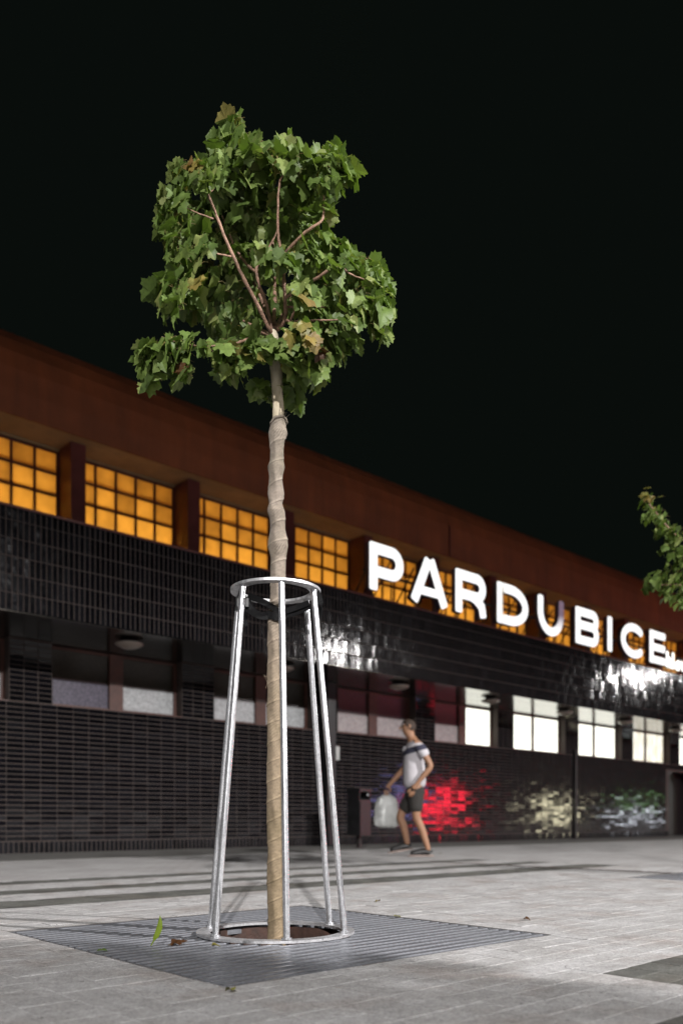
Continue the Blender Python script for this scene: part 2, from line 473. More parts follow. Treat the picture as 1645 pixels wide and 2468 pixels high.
# ------------------------------------------------------------------ ground, paving, pits
GC = SD(-0.256, 3.34)                    # tree and grate in front
GS = GC[0], 2.648
G2 = (6.905, 2.60)                       # the next tree of the row
HALF = 0.775
H1 = (GS[0] - HALF, GS[0] + HALF, GS[1] - HALF, GS[1] + HALF)
H2 = (G2[0] - HALF, G2[0] + HALF, G2[1] - HALF, G2[1] + HALF)
FS0, FS1, FD0, FD1 = -2.70, 7.74, -1.20, 6.30
def ground_sheet():
    xs = sorted({-400, FS0, H1[0], H1[1], H2[0], H2[1], FS1, 400})
    ys = sorted({-400, FD0, H1[2], H1[3], H2[2], H2[3], FD1, 400})
    mb = MB()
    for i in range(len(xs) - 1):
        for j in range(len(ys) - 1):
            x0, x1, y0, y1 = xs[i], xs[i + 1], ys[j], ys[j + 1]
            cx, cy = (x0 + x1) / 2, (y0 + y1) / 2
            if any(h[0] < cx < h[1] and h[2] < cy < h[3] for h in (H1, H2)): continue
            infield = FS0 < cx < FS1 and FD0 < cy < FD1
            z = -0.010 if infield else 0.0
            mb.add([(x0, y0, z), (x1, y0, z), (x1, y1, z), (x0, y1, z)], [(0, 1, 2, 3)], 1 if infield else 0)
    o = mb.build('ground', [M_GROUND, M_JOINT])
    o.rotation_euler = (0, 0, UA)
    return tag(o, kind='structure')
ground = ground_sheet()

def rects_outside(r, h):
    x0, x1, y0, y1 = r; a0, a1, b0, b1 = h
    if x1 <= a0 or x0 >= a1 or y1 <= b0 or y0 >= b1: return [r]
    out = []
    if x0 < a0: out.append((x0, a0, y0, y1))
    if x1 > a1: out.append((a1, x1, y0, y1))
    mx0, mx1 = max(x0, a0), min(x1, a1)
    if y0 < b0: out.append((mx0, mx1, y0, b0))
    if y1 > b1: out.append((mx0, mx1, b1, y1))
    return out
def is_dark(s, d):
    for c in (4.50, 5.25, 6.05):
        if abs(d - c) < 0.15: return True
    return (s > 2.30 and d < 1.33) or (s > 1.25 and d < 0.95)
def paver_geo(mb, w, l, z=0.0, tx=0.0, ty=0.0, c=(0, 0), mi=0):
    """one stone: chamfered top, sides down into the joint"""
    j, ch = 0.0013, 0.0009
    a, b = w / 2 - j, l / 2 - j
    def P(x, y, zz): return (c[0] + x, c[1] + y, z + zz + tx * x + ty * y)
    vs = [P(-a, -b, -.02), P(a, -b, -.02), P(a, b, -.02), P(-a, b, -.02),
          P(-a, -b, -ch), P(a, -b, -ch), P(a, b, -ch), P(-a, b, -ch),
          P(-a + ch, -b + ch, 0), P(a - ch, -b + ch, 0), P(a - ch, b - ch, 0), P(-a + ch, b - ch, 0)]
    fs = [(8, 9, 10, 11)]
    for k in range(4):
        q = (k + 1) % 4
        fs.append((k, q, 4 + q, 4 + k)); fs.append((4 + k, 4 + q, 8 + q, 8 + k))
    mb.add(vs, fs, mi)
def paving():
    pr = random.Random(3)
    items = []
    PW, PL = 0.145, 0.10
    ni = int(round((FS1 - FS0) / PW))
    PW = (FS1 - FS0) / ni
    for i in range(ni):
        x0 = FS0 + i * PW
        y = FD0 + (0.05 if i % 2 else 0.0) - (0.05 if i % 2 else 0.0)
        while y < FD1 - 1e-6:
            y1 = min(FD1, y + PL)
            rs = [(x0, x0 + PW, y, y1)]
            for h in (H1, H2):
                rs = [q for r in rs for q in rects_outside(r, h)]
            for r in rs:
                if r[1] - r[0] > 0.02 and r[3] - r[2] > 0.02:
                    items.append((r, pr.gauss(0, 0.0005), pr.gauss(0, 0.005), pr.gauss(0, 0.005)))
            y = y1
    # largest in the picture first
    def size(it):
        r = it[0]; p = W((r[0] + r[1]) / 2, (r[2] + r[3]) / 2)
        if p.y < 0.5: return 0
        x, yy = project(p)
        if not (-40 < x < 1690 and yy < 2490): return 0
        return (r[1] - r[0]) * (r[3] - r[2]) / p.y ** 3
    items.sort(key=size, reverse=True)
    cache = {}
    stuff = MB()
    for k, (r, dz, tx, ty) in enumerate(items):
        s, d = (r[0] + r[1]) / 2, (r[2] + r[3]) / 2
        dark = is_dark(s, d)
        w, l = r[1] - r[0], r[3] - r[2]
        if k < 300:
            key = (round(w, 3), round(l, 3), dark)
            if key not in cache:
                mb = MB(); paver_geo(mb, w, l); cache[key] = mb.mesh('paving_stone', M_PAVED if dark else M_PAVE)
            o = put('paving_stone', cache[key], ground)
            o.location = (s, d, dz)
            o.rotation_euler = (ty, -tx, 0)
        else:
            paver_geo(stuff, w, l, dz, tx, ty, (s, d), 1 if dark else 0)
    o = stuff.build('paving_stones', [M_PAVE, M_PAVED], ground)
    tag(o, kind='stuff')
paving()

mb = MB(); mb.box(-60, 120, 9.30, 11.9, -0.05, 0.004)
apron = mb.build('pavement', M_APRON); apron.rotation_euler = (0, 0, UA); tag(apron, kind='structure')
mb = MB()
x = -60.0
while x < 100:
    mb.box(x + .004, x + 0.996, 9.22, 9.298, -0.05, 0.005); x += 1.0
k = mb.build('kerb', M_KERB); k.rotation_euler = (0, 0, UA); tag(k, kind='structure')
mb = MB(); mb.box(G2[0] - .03, G2[0] + .03, H2[3] + 0.004, 6.1, -0.02, 0.003)
k = mb.build('drain_channel', M_RUST); k.rotation_euler = (0, 0, UA); tag(k, kind='structure')

def pit(h):
    mb = MB()
    x0, x1, y0, y1 = h; z0 = -0.42
    V = [(x0, y0, 0), (x1, y0, 0), (x1, y1, 0), (x0, y1, 0), (x0, y0, z0), (x1, y0, z0), (x1, y1, z0), (x0, y1, z0)]
    mb.add(V, [(0, 1, 5, 4), (1, 2, 6, 5), (2, 3, 7, 6), (3, 0, 4, 7)], 0)
    # lumpy soil
    n = 24; pr = random.Random(5); vs = []
    for j in range(n + 1):
        for i in range(n + 1):
            vs.append((x0 + (x1 - x0) * i / n, y0 + (y1 - y0) * j / n, -0.30 + pr.gauss(0, 0.012)))
    fs = [(j * (n + 1) + i, j * (n + 1) + i + 1, (j + 1) * (n + 1) + i + 1, (j + 1) * (n + 1) + i) for j in range(n) for i in range(n)]
    mb.add(vs, fs, 1, True)
    o = mb.build('tree_pit', [M_PIT, M_SOIL]); o.rotation_euler = (0, 0, UA)
    tag(o, kind='structure')
    return o
pit(H1); pit(H2)

# ------------------------------------------------------------------ the station building (local x = s, y = d)
WD, PD = 11.30, 9.90                     # wall face, parapet face
Z_SILL, Z_SOF, Z_PAR = 2.06, 2.93, 4.17
S_L, S_R = 1.9, 31.0
bld = empty('station_building', (0, 0, 0), UA)
tag(bld, 'long station building with black tiled front, glowing amber clerestory and red-brown eaves', 'building')
DOOR0, DOOR1 = 22.95, 24.9

def tile_verts(w, h, t=0.0066, e=0.0018):
    """lies in x,z, face towards -y, centre at the origin"""
    a, b = w / 2, h / 2
    return ([(-a, t, -b), (a, t, -b), (a, t, b), (-a, t, b), (-a, e, -b), (a, e, -b), (a, e, b), (-a, e, b),
             (-a + e, 0, -b + e), (a - e, 0, -b + e), (a - e, 0, b - e), (-a + e, 0, b - e)],
            [(8, 9, 10, 11), (0, 1, 5, 4), (1, 2, 6, 5), (2, 3, 7, 6), (3, 0, 4, 7), (4, 5, 9, 8), (5, 6, 10, 9), (6, 7, 11, 10), (7, 4, 8, 11)])
def lay_tiles(parent, items, face, nparts, tilt, seed):
    """items: (s, z, w, h) of each tile"""
    pr = random.Random(seed)
    def size(it):
        p = W(it[0], face, it[1]); x, y = project(p)
        if not (-20 < x < 1665 and -20 < y < 2490): return 0
        return it[2] * it[3] / p.y ** 2
    items = sorted(items, key=size, reverse=True)
    cache = {}; stuff = MB()
    for k, (s, z, w, h) in enumerate(items):
        rx, rz = R(max(-1.2, min(1.2, pr.gauss(0, tilt * .75)))), R(max(-1.2, min(1.2, pr.gauss(0, tilt))))
        dy = pr.gauss(0, 0.0006)
        if k < nparts:
            key = (round(w, 3), round(h, 3))
            if key not in cache:
                mb = MB(); mb.add(*tile_verts(w, h)); cache[key] = mb.mesh('tile', M_TILE)
            o = put('tile', cache[key], parent)
            o.location = (s, face + dy, z); o.rotation_euler = (rx, 0, rz)
        else:
            vs, fs = tile_verts(w, h)
            vs = [(s + x, face + dy + y + rz * x - rx * zz, z + zz) for x, y, zz in vs]
            stuff.add(vs, fs)
    o = stuff.build('tiles', M_TILE, parent); tag(o, kind='stuff')

SK = [12.93 + 2.681 * k for k in range(-5, 7)]       # left edge of each window opening
OPEN = 2.08
# lower wall
mb = MB()
g = WD + 0.0042
mb.box(S_L, DOOR0, g, 11.75, 0, Z_SILL); mb.box(DOOR1, S_R, g, 11.75, 0, Z_SILL)
mb.box(DOOR0, DOOR1, g, 11.75, 1.86, Z_SILL)
for k in range(len(SK) - 1):
    a, b = max(S_L, SK[k] + OPEN), SK[k + 1]
    if b > S_L and a < S_R: mb.box(a, min(b, S_R), g, 11.75, Z_SILL, Z_SOF)
lower = mb.build('lower_wall', M_GROUT, bld)
items = []
TW, TH, GR = 0.235, 0.07, 0.011
s = S_L
while s + TW < S_R:
    for r in range(27):
        z = 0.17 + (r + .5) * TH
        c = s + TW / 2
        if DOOR0 - .05 < c < DOOR1 + .05 and z < 1.9: continue
        items.append((c, z, TW - .008, TH - .012))
    s += TW
s = S_L + .035
while s < S_R:
    if not DOOR0 < s < DOOR1: items.append((s, 0.085, TH - GR, 0.155))
    s += TH
for k in range(len(SK) - 1):
    a, b = SK[k] + OPEN + .004, SK[k + 1] - .004
    if a < S_L: continue
    for r in range(12):
        z = Z_SILL + (r + .5) * TH + .012
        q = (b - a) / 3
        for j in range(3): items.append((a + (j + .5) * q, z, q - GR, TH - GR))
lay_tiles(lower, items, WD, 300, 0.75, 11)

# overhanging parapet
mb = MB()
mb.box(S_L, S_R, PD + .0042, 11.9, Z_SOF + .02, Z_PAR - .02)
par = mb.build('parapet', M_GROUT, bld)
items = []
s = S_L + .035
while s < S_R:
    for r in range(5): items.append((s, Z_SOF + (r + .5) * .215, TH - .012, .215 - .010))
    items.append((s, Z_SOF + 5 * .215 + .08, TH - .012, .155))
    s += TH
lay_tiles(par, items, PD, 300, 0.7, 12)
mb = MB(); mb.box(S_L, S_R, PD - .02, PD + .30, Z_PAR - .015, Z_PAR + .008)
mb.build('coping', M_COLUMN, bld)
# soffit boards
dd = PD + .012; i = 0
while dd < WD - .02:
    w = .13
    mb = MB(); mb.box(-14.6, 14.6, 0, w - .008, -.012, .012)
    o = mb.build('soffit_board', M_SLAT, bld)
    o.location = ((S_L + S_R) / 2, dd, Z_SOF + .008 + rng.uniform(-.001, .001)); o.rotation_euler = (R(rng.uniform(-.6, .6)), 0, 0)
    dd += w

# lower windows
def lower_window(k):
    s0 = SK[k]; kk = k - 5
    fr = MB(); D0 = 11.46
    z0, z1 = Z_SILL + .015, Z_SOF - .01
    post = s0 + .93
    dark = kk <= 0
    fr.box(s0, s0 + .04, D0, D0 + .08, z0, z1); fr.box(s0 + OPEN - .05, s0 + OPEN, D0, D0 + .08, z0, z1)
    pw = .22 if dark else .055
    fr.box(post, post + pw, D0 - .02, D0 + .08, z0, z1)
    fr.box(s0 + .04, post, D0, D0 + .08, z0, z0 + .035); fr.box(post + pw, s0 + OPEN - .05, D0, D0 + .08, z0, z0 + .035)
    fr.box(s0 + .04, post, D0, D0 + .08, z1 - .035, z1); fr.box(post + pw, s0 + OPEN - .05, D0, D0 + .08, z1 - .035, z1)
    o = fr.build('window', M_WOOD, bld)
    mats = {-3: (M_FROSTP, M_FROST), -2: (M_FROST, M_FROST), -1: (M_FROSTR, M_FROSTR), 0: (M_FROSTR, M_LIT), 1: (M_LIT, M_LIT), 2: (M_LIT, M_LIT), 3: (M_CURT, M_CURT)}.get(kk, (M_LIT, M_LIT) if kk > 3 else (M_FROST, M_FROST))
    for (a, b), m in zip(((s0 + .04, post), (post + pw, s0 + OPEN - .05)), mats):
        if m in (M_LIT, M_CURT):
            g_ = MB(); g_.box(a, b, D0 + .03, D0 + .045, z0 + .035, z1 - .035); g_.build('pane', m, o)
        else:
            zm = 2.475  # panes split where the painted overhang shade begins
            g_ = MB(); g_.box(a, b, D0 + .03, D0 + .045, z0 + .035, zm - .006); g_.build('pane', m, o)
            g_ = MB(); g_.box(a, b, D0 + .03, D0 + .045, zm + .006, z1 - .035); g_.build('pane', M_SHADEDR if m is M_FROSTR else M_SHADED, o)
            g_ = MB(); g_.box(a, b, D0 + .025, D0 + .05, zm - .006, zm + .006); g_.build('glazing_bar', M_WOOD, o)  # bar along the edge of the painted shade
    si = MB(); si.box(s0 + .003, s0 + OPEN - .003, WD + .0, D0 + .1, Z_SILL + .001, Z_SILL + .014)
    si.build('sill', M_WOOD, o)
for k in range(1, 11):
    if SK[k] > S_L and SK[k] + OPEN < S_R: lower_window(k)

# door recess at the far end: dark, with rounded head and pale knob
mb = MB()
mb.box(DOOR0, DOOR1, 11.76, 11.80, 0.0, 1.9)
dr = mb.build('door', M_BLACK, bld)
mb = MB(); mb.lathe([(0.0, -.03), (.035, -.02), (.045, 0), (.035, .02), (0, .03)], 12); o = mb.build('door_knob', M_BAG, dr); o.location = (DOOR0 + .62, 11.73, .86)
mb = MB()
for sx, sg in ((DOOR0, 1), (DOOR1, -1)):
    pts = [(sx, 1.86)] + [(sx + sg * .45 * (1 - math.cos(t * math.pi / 16)), 1.86 - .45 * (1 - math.sin(t * math.pi / 16))) for t in range(9)]
    n = len(pts)
    vs = [(p[0], WD + .02, p[1]) for p in pts] + [(p[0], 11.7, p[1]) for p in pts]
    mb.add(vs, [tuple(range(n)), tuple(range(n, 2 * n))] + [(q, (q + 1) % n, n + (q + 1) % n, n + q) for q in range(n)])
mb.build('door_head', M_BLACK, dr)

# downpipes and the little box on the wall
mb = MB(); mb.box(9.80, 10.0, 11.08, 11.29, 0.0, Z_SOF - .02); mb.build('downpipe_casing', M_BLACK, bld)
mb = MB(); mb.tube([(18.08, 11.255, 0.02), (18.08, 11.255, 2.2)], .035, 10)
for z in (.5, 1.7): mb.tube([(18.08, 11.255, z), (18.08, 11.255, z + .04)], .042, 10)
mb.build('downpipe', M_STEEL, bld)
sb = s_of(810, 11.25)
mb = MB(); mb.box(sb - .045, sb + .045, 11.22, 11.293, 1.55, 1.80); mb.box(sb - .03, sb + .03, 11.212, 11.222, 1.58, 1.70)
mb.build('switch_box', M_BAG, bld)

# upper storey
CD, WIN_D, FD = 11.20, 11.60, 10.98
CK = [5.331 + 1.9023 * k for k in range(-2, 14)]     # right edge of each column
mb = MB()
mb.box(S_L, S_R, 15.0, 15.1, Z_PAR - .02, 6.3); mb.box(S_L, S_R, 11.9, 15.0, 4.02, 4.06); mb.box(S_L, S_R, 11.75, 15.0, 6.1, 6.14)
mb.box(S_L - .1, S_L, 11.6, 15.1, 3.9, 6.3); mb.box(S_R, S_R + .1, 11.6, 15.1, 3.9, 6.3)
mb.build('upper_room', M_INNER, bld)
mb = MB(); mb.box(S_L, S_R, 11.58, 11.75, 5.755, 6.2); mb.build('lintel', M_EAVE, bld)
for c in CK:
    mb = MB(); mb.box(c - .22, c, CD, 11.72, Z_PAR - .01, 5.775); mb.build('column', M_COLUMN, bld)
pane_cache = {}
for k in range(len(CK) - 1):
    a, b = CK[k] + .003, CK[k + 1] - .223
    if b > S_R: break
    z1 = 5.750; PWd = (b - a - .03) / 5; PH = .312
    fr = MB()
    for j in range(6): fr.box(a + j * PWd, a + j * PWd + .03, WIN_D, WIN_D + .05, Z_PAR - .01, z1)
    zz = z1 - .03; rows = []
    for j in range(4):
        for i in range(5): fr.box(a + i * PWd + .03, a + (i + 1) * PWd, WIN_D + .004, WIN_D + .046, zz, zz + .03)
        rows.append((zz - PH + .03 if j < 3 else Z_PAR - .005, zz)); zz -= PH
    w = fr.build('window', M_MUNTIN, bld)
    for i in range(5):
        for q0, q1 in rows:
            key = round(q1 - q0, 3)
            if key not in pane_cache:
                mb = MB(); mb.box(0, PWd - .03, 0, .006, 0, q1 - q0); pane_cache[key] = mb.mesh('pane', M_PANE)
            o = put('pane', pane_cache[key], w); o.location = (a + i * PWd + .03, WIN_D + .025, q0)
# amber lamps standing on the upper floor behind the panes
for i in range(6):
    li = bpy.data.lights.new('cove_light', 'AREA'); li.shape = 'RECTANGLE'; li.size = 4.6; li.size_y = .16
    li.color = (1.0, 0.47, 0.060); li.energy = 185
    o = bpy.data.objects.new('cove_light', li); COL.objects.link(o); o.parent = bld
    o.location = (S_L + 2.5 + i * 4.85, 11.98, 4.30)
    o.rotation_euler = (R(180 - 30), 0, 0)
# eave: soffit, fascia of folded sheets, roof
mb = MB(); mb.box(S_L, S_R, FD + .02, 11.60, 5.78, 5.82); mb.build('eave_soffit', M_EAVE, bld)
prof = [(FD, 5.775), (FD - .005, 6.1), (FD + .01, 6.40), (FD + .06, 6.64), (FD + .17, 6.85), (FD + .32, 7.02), (FD + .36, 7.02), (FD + .2, 6.83), (FD + .09, 6.60), (FD + .04, 6.38), (FD + .03, 5.775)]
for a, b in ((S_L, 12.985), (12.995, S_R)):
    mb = MB(); mb.prism(prof, a, b); o = mb.build('fascia_panel', M_FASCIA, bld); recalc(o.data)
mb = MB(); mb.box(12.97, 13.01, FD - .02, FD - .006, 5.78, 6.4); mb.build('cover_strip', M_COLUMN, bld)
mb = MB(); mb.box(S_L, S_R, FD + .365, 24.0, 6.9, 7.0); mb.box(S_L, S_R, 15.2, 24, 4.0, 6.9); mb.build('roof', M_ROOF, bld)

# ceiling lamps under the overhang
names = ['leftmost round ceiling lamp under the overhang, above the lilac window', 'round ceiling lamp under the overhang just behind the tree guard',
         'round ceiling lamp under the overhang above the walking person', 'round ceiling lamp under the overhang right of the first lit window',
         'round ceiling lamp under the overhang right of the second lit window', 'round ceiling lamp under the overhang before the curtained window',
         'round ceiling lamp under the overhang nearest the right edge']
for i, nm in enumerate(names):
    t = empty('ceiling_lamp', W(5.59 + 2.67 * i, 10.42, Z_SOF - .008), UA)
    tag(t, nm, 'lamp', 'round lamps under the overhang')
    mb = MB(); mb.lathe([(0, .0), (.10, 0), (.12, -.02), (.12, -.045), (.0, -.045)], 24); mb.build('base', M_STEEL, t)
    mb = MB(); mb.lathe([(.185, -.04), (.19, -.055), (.15, -.085), (.08, -.11), (0, -.118)], 28); mb.build('shade', M_DOME, t)

# ------------------------------------------------------------------ the sign
def sd_seg(X, Y, a, b):
    ax, ay = a; bx, by = b
    dx, dy = bx - ax, by - ay
    t = np.clip(((X - ax) * dx + (Y - ay) * dy) / (dx * dx + dy * dy + 1e-12), 0, 1)
    return np.hypot(X - ax - t * dx, Y - ay - t * dy)
def sd_poly(X, Y, pts, hw):
    return np.minimum.reduce([sd_seg(X, Y, pts[i], pts[i + 1]) for i in range(len(pts) - 1)]) - hw
def sd_bar(X, Y, a, b, hw, r):
    cx, cy = (a[0] + b[0]) / 2, (a[1] + b[1]) / 2
    L = math.hypot(b[0] - a[0], b[1] - a[1]); ux, uy = (b[0] - a[0]) / L, (b[1] - a[1]) / L
    p = np.abs((X - cx) * ux + (Y - cy) * uy) - (L / 2 - r); q = np.abs(-(X - cx) * uy + (Y - cy) * ux) - (hw - r)
    return np.hypot(np.maximum(p, 0), np.maximum(q, 0)) + np.minimum(np.maximum(p, q), 0) - r
def arc(cx, cy, rx, ry, a0, a1, n=20):
    return [(cx + rx * math.cos(R(a0 + (a1 - a0) * i / n)), cy + ry * math.sin(R(a0 + (a1 - a0) * i / n))) for i in range(n + 1)]
def bowl(w, yt, yb, hw, x0):
    r = (yt - yb) / 2
    return [(x0, yt)] + arc(w - hw - r, (yt + yb) / 2, r, r, 90, -90) + [(x0, yb)]
def letter_sdf(ch, w, X, Y):
    hw, r = 0.114, 0.032
    if ch in 'hlav': hw = .1
    L = []
    stem = lambda: L.append(sd_bar(X, Y, (hw, 0), (hw, 1), hw, r))
    if ch in 'PRBD': L.append(sd_bar(X, Y, (0, 1 - hw), (w * .45, 1 - hw), hw, r))
    if ch in 'BD': L.append(sd_bar(X, Y, (0, hw), (w * .45, hw), hw, r))
    if ch == 'P':
        stem(); L.append(sd_poly(X, Y, bowl(w, 1 - hw, .40, hw, hw), hw))
    elif ch == 'R':
        stem(); L.append(sd_poly(X, Y, bowl(w - .015, 1 - hw, .45, hw, hw), hw))
        L.append(sd_poly(X, Y, [(w * .5, .45), (w * .66, .40), (w - hw - .05, .26), (w - hw - .02, .15)], hw)); L.append(sd_bar(X, Y, (w - hw - .045, .26), (w - hw + .01, 0), hw * .98, r))
    elif ch == 'A':
        L.append(sd_bar(X, Y, (hw * .95, 0), (w / 2 - .035, 1), hw, r)); L.append(sd_bar(X, Y, (w - hw * .95, 0), (w / 2 + .035, 1), hw, r))
        L.append(sd_bar(X, Y, (w * .25, .27), (w * .75, .27), .09, .01))
    elif ch == 'D':
        stem(); L.append(sd_poly(X, Y, [(hw, 1 - hw)] + arc(w * .42, .5, w * .58 - hw, .5 - hw, 90, -90, 28) + [(hw, hw)], hw))
    elif ch == 'U':
        rr = w / 2 - hw
        L.append(sd_poly(X, Y, [(hw, .85)] + arc(w / 2, hw + rr * 1.05, rr, rr * 1.05, 180, 360, 24) + [(w - hw, .85)], hw))
        L.append(sd_bar(X, Y, (hw, .5), (hw, 1), hw, .06)); L.append(sd_bar(X, Y, (w - hw, .5), (w - hw, 1), hw, .06))
    elif ch == 'B':
        stem(); L.append(sd_poly(X, Y, bowl(w - .02, 1 - hw, .53, hw, hw), hw)); L.append(sd_poly(X, Y, bowl(w, .53, hw, hw, hw), hw))
    elif ch == 'I':
        L.append(sd_bar(X, Y, (w / 2, 0), (w / 2, 1), hw, .055))
    elif ch == 'C':
        L.append(sd_poly(X, Y, arc(w / 2 + .01, .5, w / 2 - hw, .5 - hw + .01, 48, 312, 36), hw))
    elif ch == 'E':
        stem()
        for y, e in ((hw, 0), (.5, .03), (1 - hw, .02)): L.append(sd_bar(X, Y, (.02, y), (w - e, y), hw * .95, .05))
    elif ch == 'h':
        L.append(sd_poly(X, Y, [(.1, .08), (.1, .92)], .125)); L.append(sd_poly(X, Y, [(.1, .36)] + arc(.3, .38, .2, .2, 180, 0, 12) + [(.5, .08)], .125))
    elif ch == 'l':
        L.append(sd_poly(X, Y, [(.1, .08), (.1, .92)], .125))
    elif ch == 'a':
        L.append(sd_poly(X, Y, arc(.3, .26, .18, .18, 0, 360, 20), .125)); L.append(sd_poly(X, Y, [(.5, .52), (.5, .08)], .125))
    elif ch == 'v':
        L.append(sd_poly(X, Y, [(.1, .52), (.3, .1), (.5, .52)], .125))
    return np.minimum.reduce(L)
def letter_flat(ch, w, h, n=56):
    """outline of the letter as (verts2d, faces)"""
    pad = .05; st = 1.0 / n
    xs = np.arange(-pad, w + pad + st, st); ys = np.arange(-pad, 1 + pad + st, st)
    X, Y = np.meshgrid(xs, ys)
    S = letter_sdf(ch, w, X, Y)
    verts = []; idx = {}; faces = []
    def vid(key, p):
        if key not in idx: idx[key] = len(verts); verts.append((p[0] * h, p[1] * h))
        return idx[key]
    for j in range(len(ys) - 1):
        for i in range(len(xs) - 1):
            cs = [(i, j), (i + 1, j), (i + 1, j + 1), (i, j + 1)]
            v = [S[c[1], c[0]] for c in cs]
            if min(v) >= 0: continue
            poly = []
            for k in range(4):
                c, c2 = cs[k], cs[(k + 1) % 4]; a, b = v[k], v[(k + 1) % 4]
                if a < 0: poly.append(vid(c, (xs[c[0]], ys[c[1]])))
                if (a < 0) != (b < 0):
                    t = a / (a - b)
                    poly.append(vid(tuple(sorted((c, c2))), (xs[c[0]] + t * (xs[c2[0]] - xs[c[0]]), ys[c[1]] + t * (ys[c2[1]] - ys[c[1]]))))
            if len(poly) >= 3: faces.append(poly)
    return verts, faces
def add_letter(parent, ch, s0, w_m, z0, h, front, depth, face_mat):
    v2, fs = letter_flat(ch, w_m / h, h, 56 if h > .5 else 30)
    cnt = {}
    for f in fs:
        for a, b in zip(f, f[1:] + f[:1]): cnt[(a, b)] = 1
    edges = [(a, b) for (a, b) in cnt if (b, a) not in cnt]
    mb = MB(); n = len(v2)
    vs = [(x, .004, y) for x, y in v2] + [(x, depth, y) for x, y in v2]
    mb.add(vs, [(b, a, n + a, n + b) for a, b in edges], 0)
    mb.add([(x, depth, y) for x, y in v2], [f[::-1] for f in fs], 0)
    body = mb.build('letter', M_LSIDE, parent); body.location = (s0, front, z0)
    mb = MB(); mb.add([(x, 0.0, y) for x, y in v2] + [(x, .004, y) for x, y in v2], [list(f) for f in fs] + [(b, a, n + a, n + b) for a, b in edges], 0)
    fc = mb.build('letter_face', face_mat, body)
    return body
SIGN_D, SZ0, SZ1 = 10.12, 4.385, 5.195
sign = empty('station_sign', W(s_of(1100, SIGN_D), SIGN_D, Z_PAR), UA)
sign.location = (0, 0, 0)
tag(sign, 'row of glowing white letters spelling PARDUBICE standing on the parapet', 'sign')
LET = [('P', 890, 971), ('A', 989, 1078), ('R', 1097, 1170), ('D', 1197, 1271), ('U', 1295, 1357), ('B', 1386, 1441), ('I', 1459, 1477), ('C', 1495, 1554), ('E', 1564, 1602)]
M_LD = failing('white_sign_face_dim_stem', 'x', [(0.10, 0.0), (0.19, 1.0), (0.20, 1.0), (0.25, 0.0)], [(0.1, 0.25), (0.3, 1), (0.62, 1), (0.8, 0.15)], (0.30, 0.27, 0.20))
M_LU = failing('white_sign_face_dead_stroke', 'x', [(0.38, 0.0), (0.42, 1.0)], [(0.12, 0.0), (0.50, 1.0)], (0.10, 0.065, 0.10))
for ch, a, b in LET:
    sa, sb_ = s_of(a, SIGN_D), s_of(b, SIGN_D)
    w_m = sb_ - sa
    add_letter(sign, ch, sa, w_m, SZ0, SZ1 - SZ0, SIGN_D, .11, {'D': M_LD, 'U': M_LU}.get(ch, M_LETTER))
    st = MB()
    for q in (.2, .75):
        x = sa + w_m * q
        st.tube([(x, SIGN_D + .115, SZ0 + .62), (x, SIGN_D + .75, Z_PAR + .012)], .014, 6, caps=False)
        st.tube([(x, SIGN_D + .10, Z_PAR + .012), (x, SIGN_D + .10, SZ0 + .25)], .014, 6, caps=False)
    st.build('strut', M_STEEL, sign)
hs = .40; x = s_of(1604.5, SIGN_D)
for ch, w in (('h', .6), ('l', .2), ('a', .6), ('v', .6)):
    add_letter(sign, ch, x, w * hs, SZ0 - .02, hs, SIGN_D, .08, M_SMALL)
    x += w * hs + .07
mb = MB(); mb.box(s_of(885, SIGN_D), x + .1, SIGN_D + .09, SIGN_D + .13, Z_PAR + .010, Z_PAR + .045); mb.box(s_of(885, SIGN_D), x + .1, SIGN_D + .115, SIGN_D + .14, SZ0 + .32, SZ0 + .36)
mb.build('rail', M_STEEL, sign)

# ------------------------------------------------------------------ tree grate
def grate(cs, cd, label, hole=0.295):
    t = empty('tree_grate', W(cs, cd, 0), UA)
    tag(t, label, 'grate', 'steel tree grates in the paving')
    fr = MB(); H = HALF - .003
    for a in ((-H, H, -H, -H + .012), (-H, H, H - .012, H), (-H, -H + .012, -H + .012, H - .012), (H - .012, H, -H + .012, H - .012)):
        fr.box(*a, -.06, -.002)
    fr.build('frame', M_BAR, t)
    su = MB()
    for q in (-.6, -.36, .36, .6): su.box(q - .006, q + .006, -H + .013, H - .013, -.075, -.034)
    for q in (-.45, .45): pass
    su.build('cross_bar', M_RUST, t)
    nb = 28; p = (2 * H - .03) / nb
    cache = {}
    def bar(x0, x1, y):
        L = round(x1 - x0, 3)
        if L not in cache:
            mb = MB(); h = L / 2; w = p * .25; ch = .004
            prof_ = [(-w, -.032), (w, -.032), (w, -ch), (w - ch, 0), (-w + ch, 0), (-w, -ch)]
            mb.prism(prof_, -h, h)
            me = mb.mesh('grate_bar', M_BAR); recalc(me); cache[L] = me
        o = put('grate_bar', cache[L], t)
        o.location = ((x0 + x1) / 2, y, rng.uniform(-.0012, .0004)); o.rotation_euler = (R(rng.gauss(0, 1.2)), 0, 0)
    for i in range(nb):
        y = -H + .015 + (i + .5) * p
        if abs(y) < hole:
            c = math.sqrt(hole ** 2 - y * y)
            bar(-H + .014, -c, y); bar(c, H - .014, y)
        else: bar(-H + .014, H - .014, y)
    # collar below the hole
    mb = MB(); mb.lathe([(hole + .004, -.01), (hole + .004, -.12), (hole + .012, -.12), (hole + .012, -.01)], 8, smooth=False)
    mb.build('collar', M_RUST, t)
    return t
grate(GS[0], GS[1], 'square steel slatted grate around the wrapped tree in front')
grate(G2[0], G2[1], 'square steel slatted grate at the right edge further back')

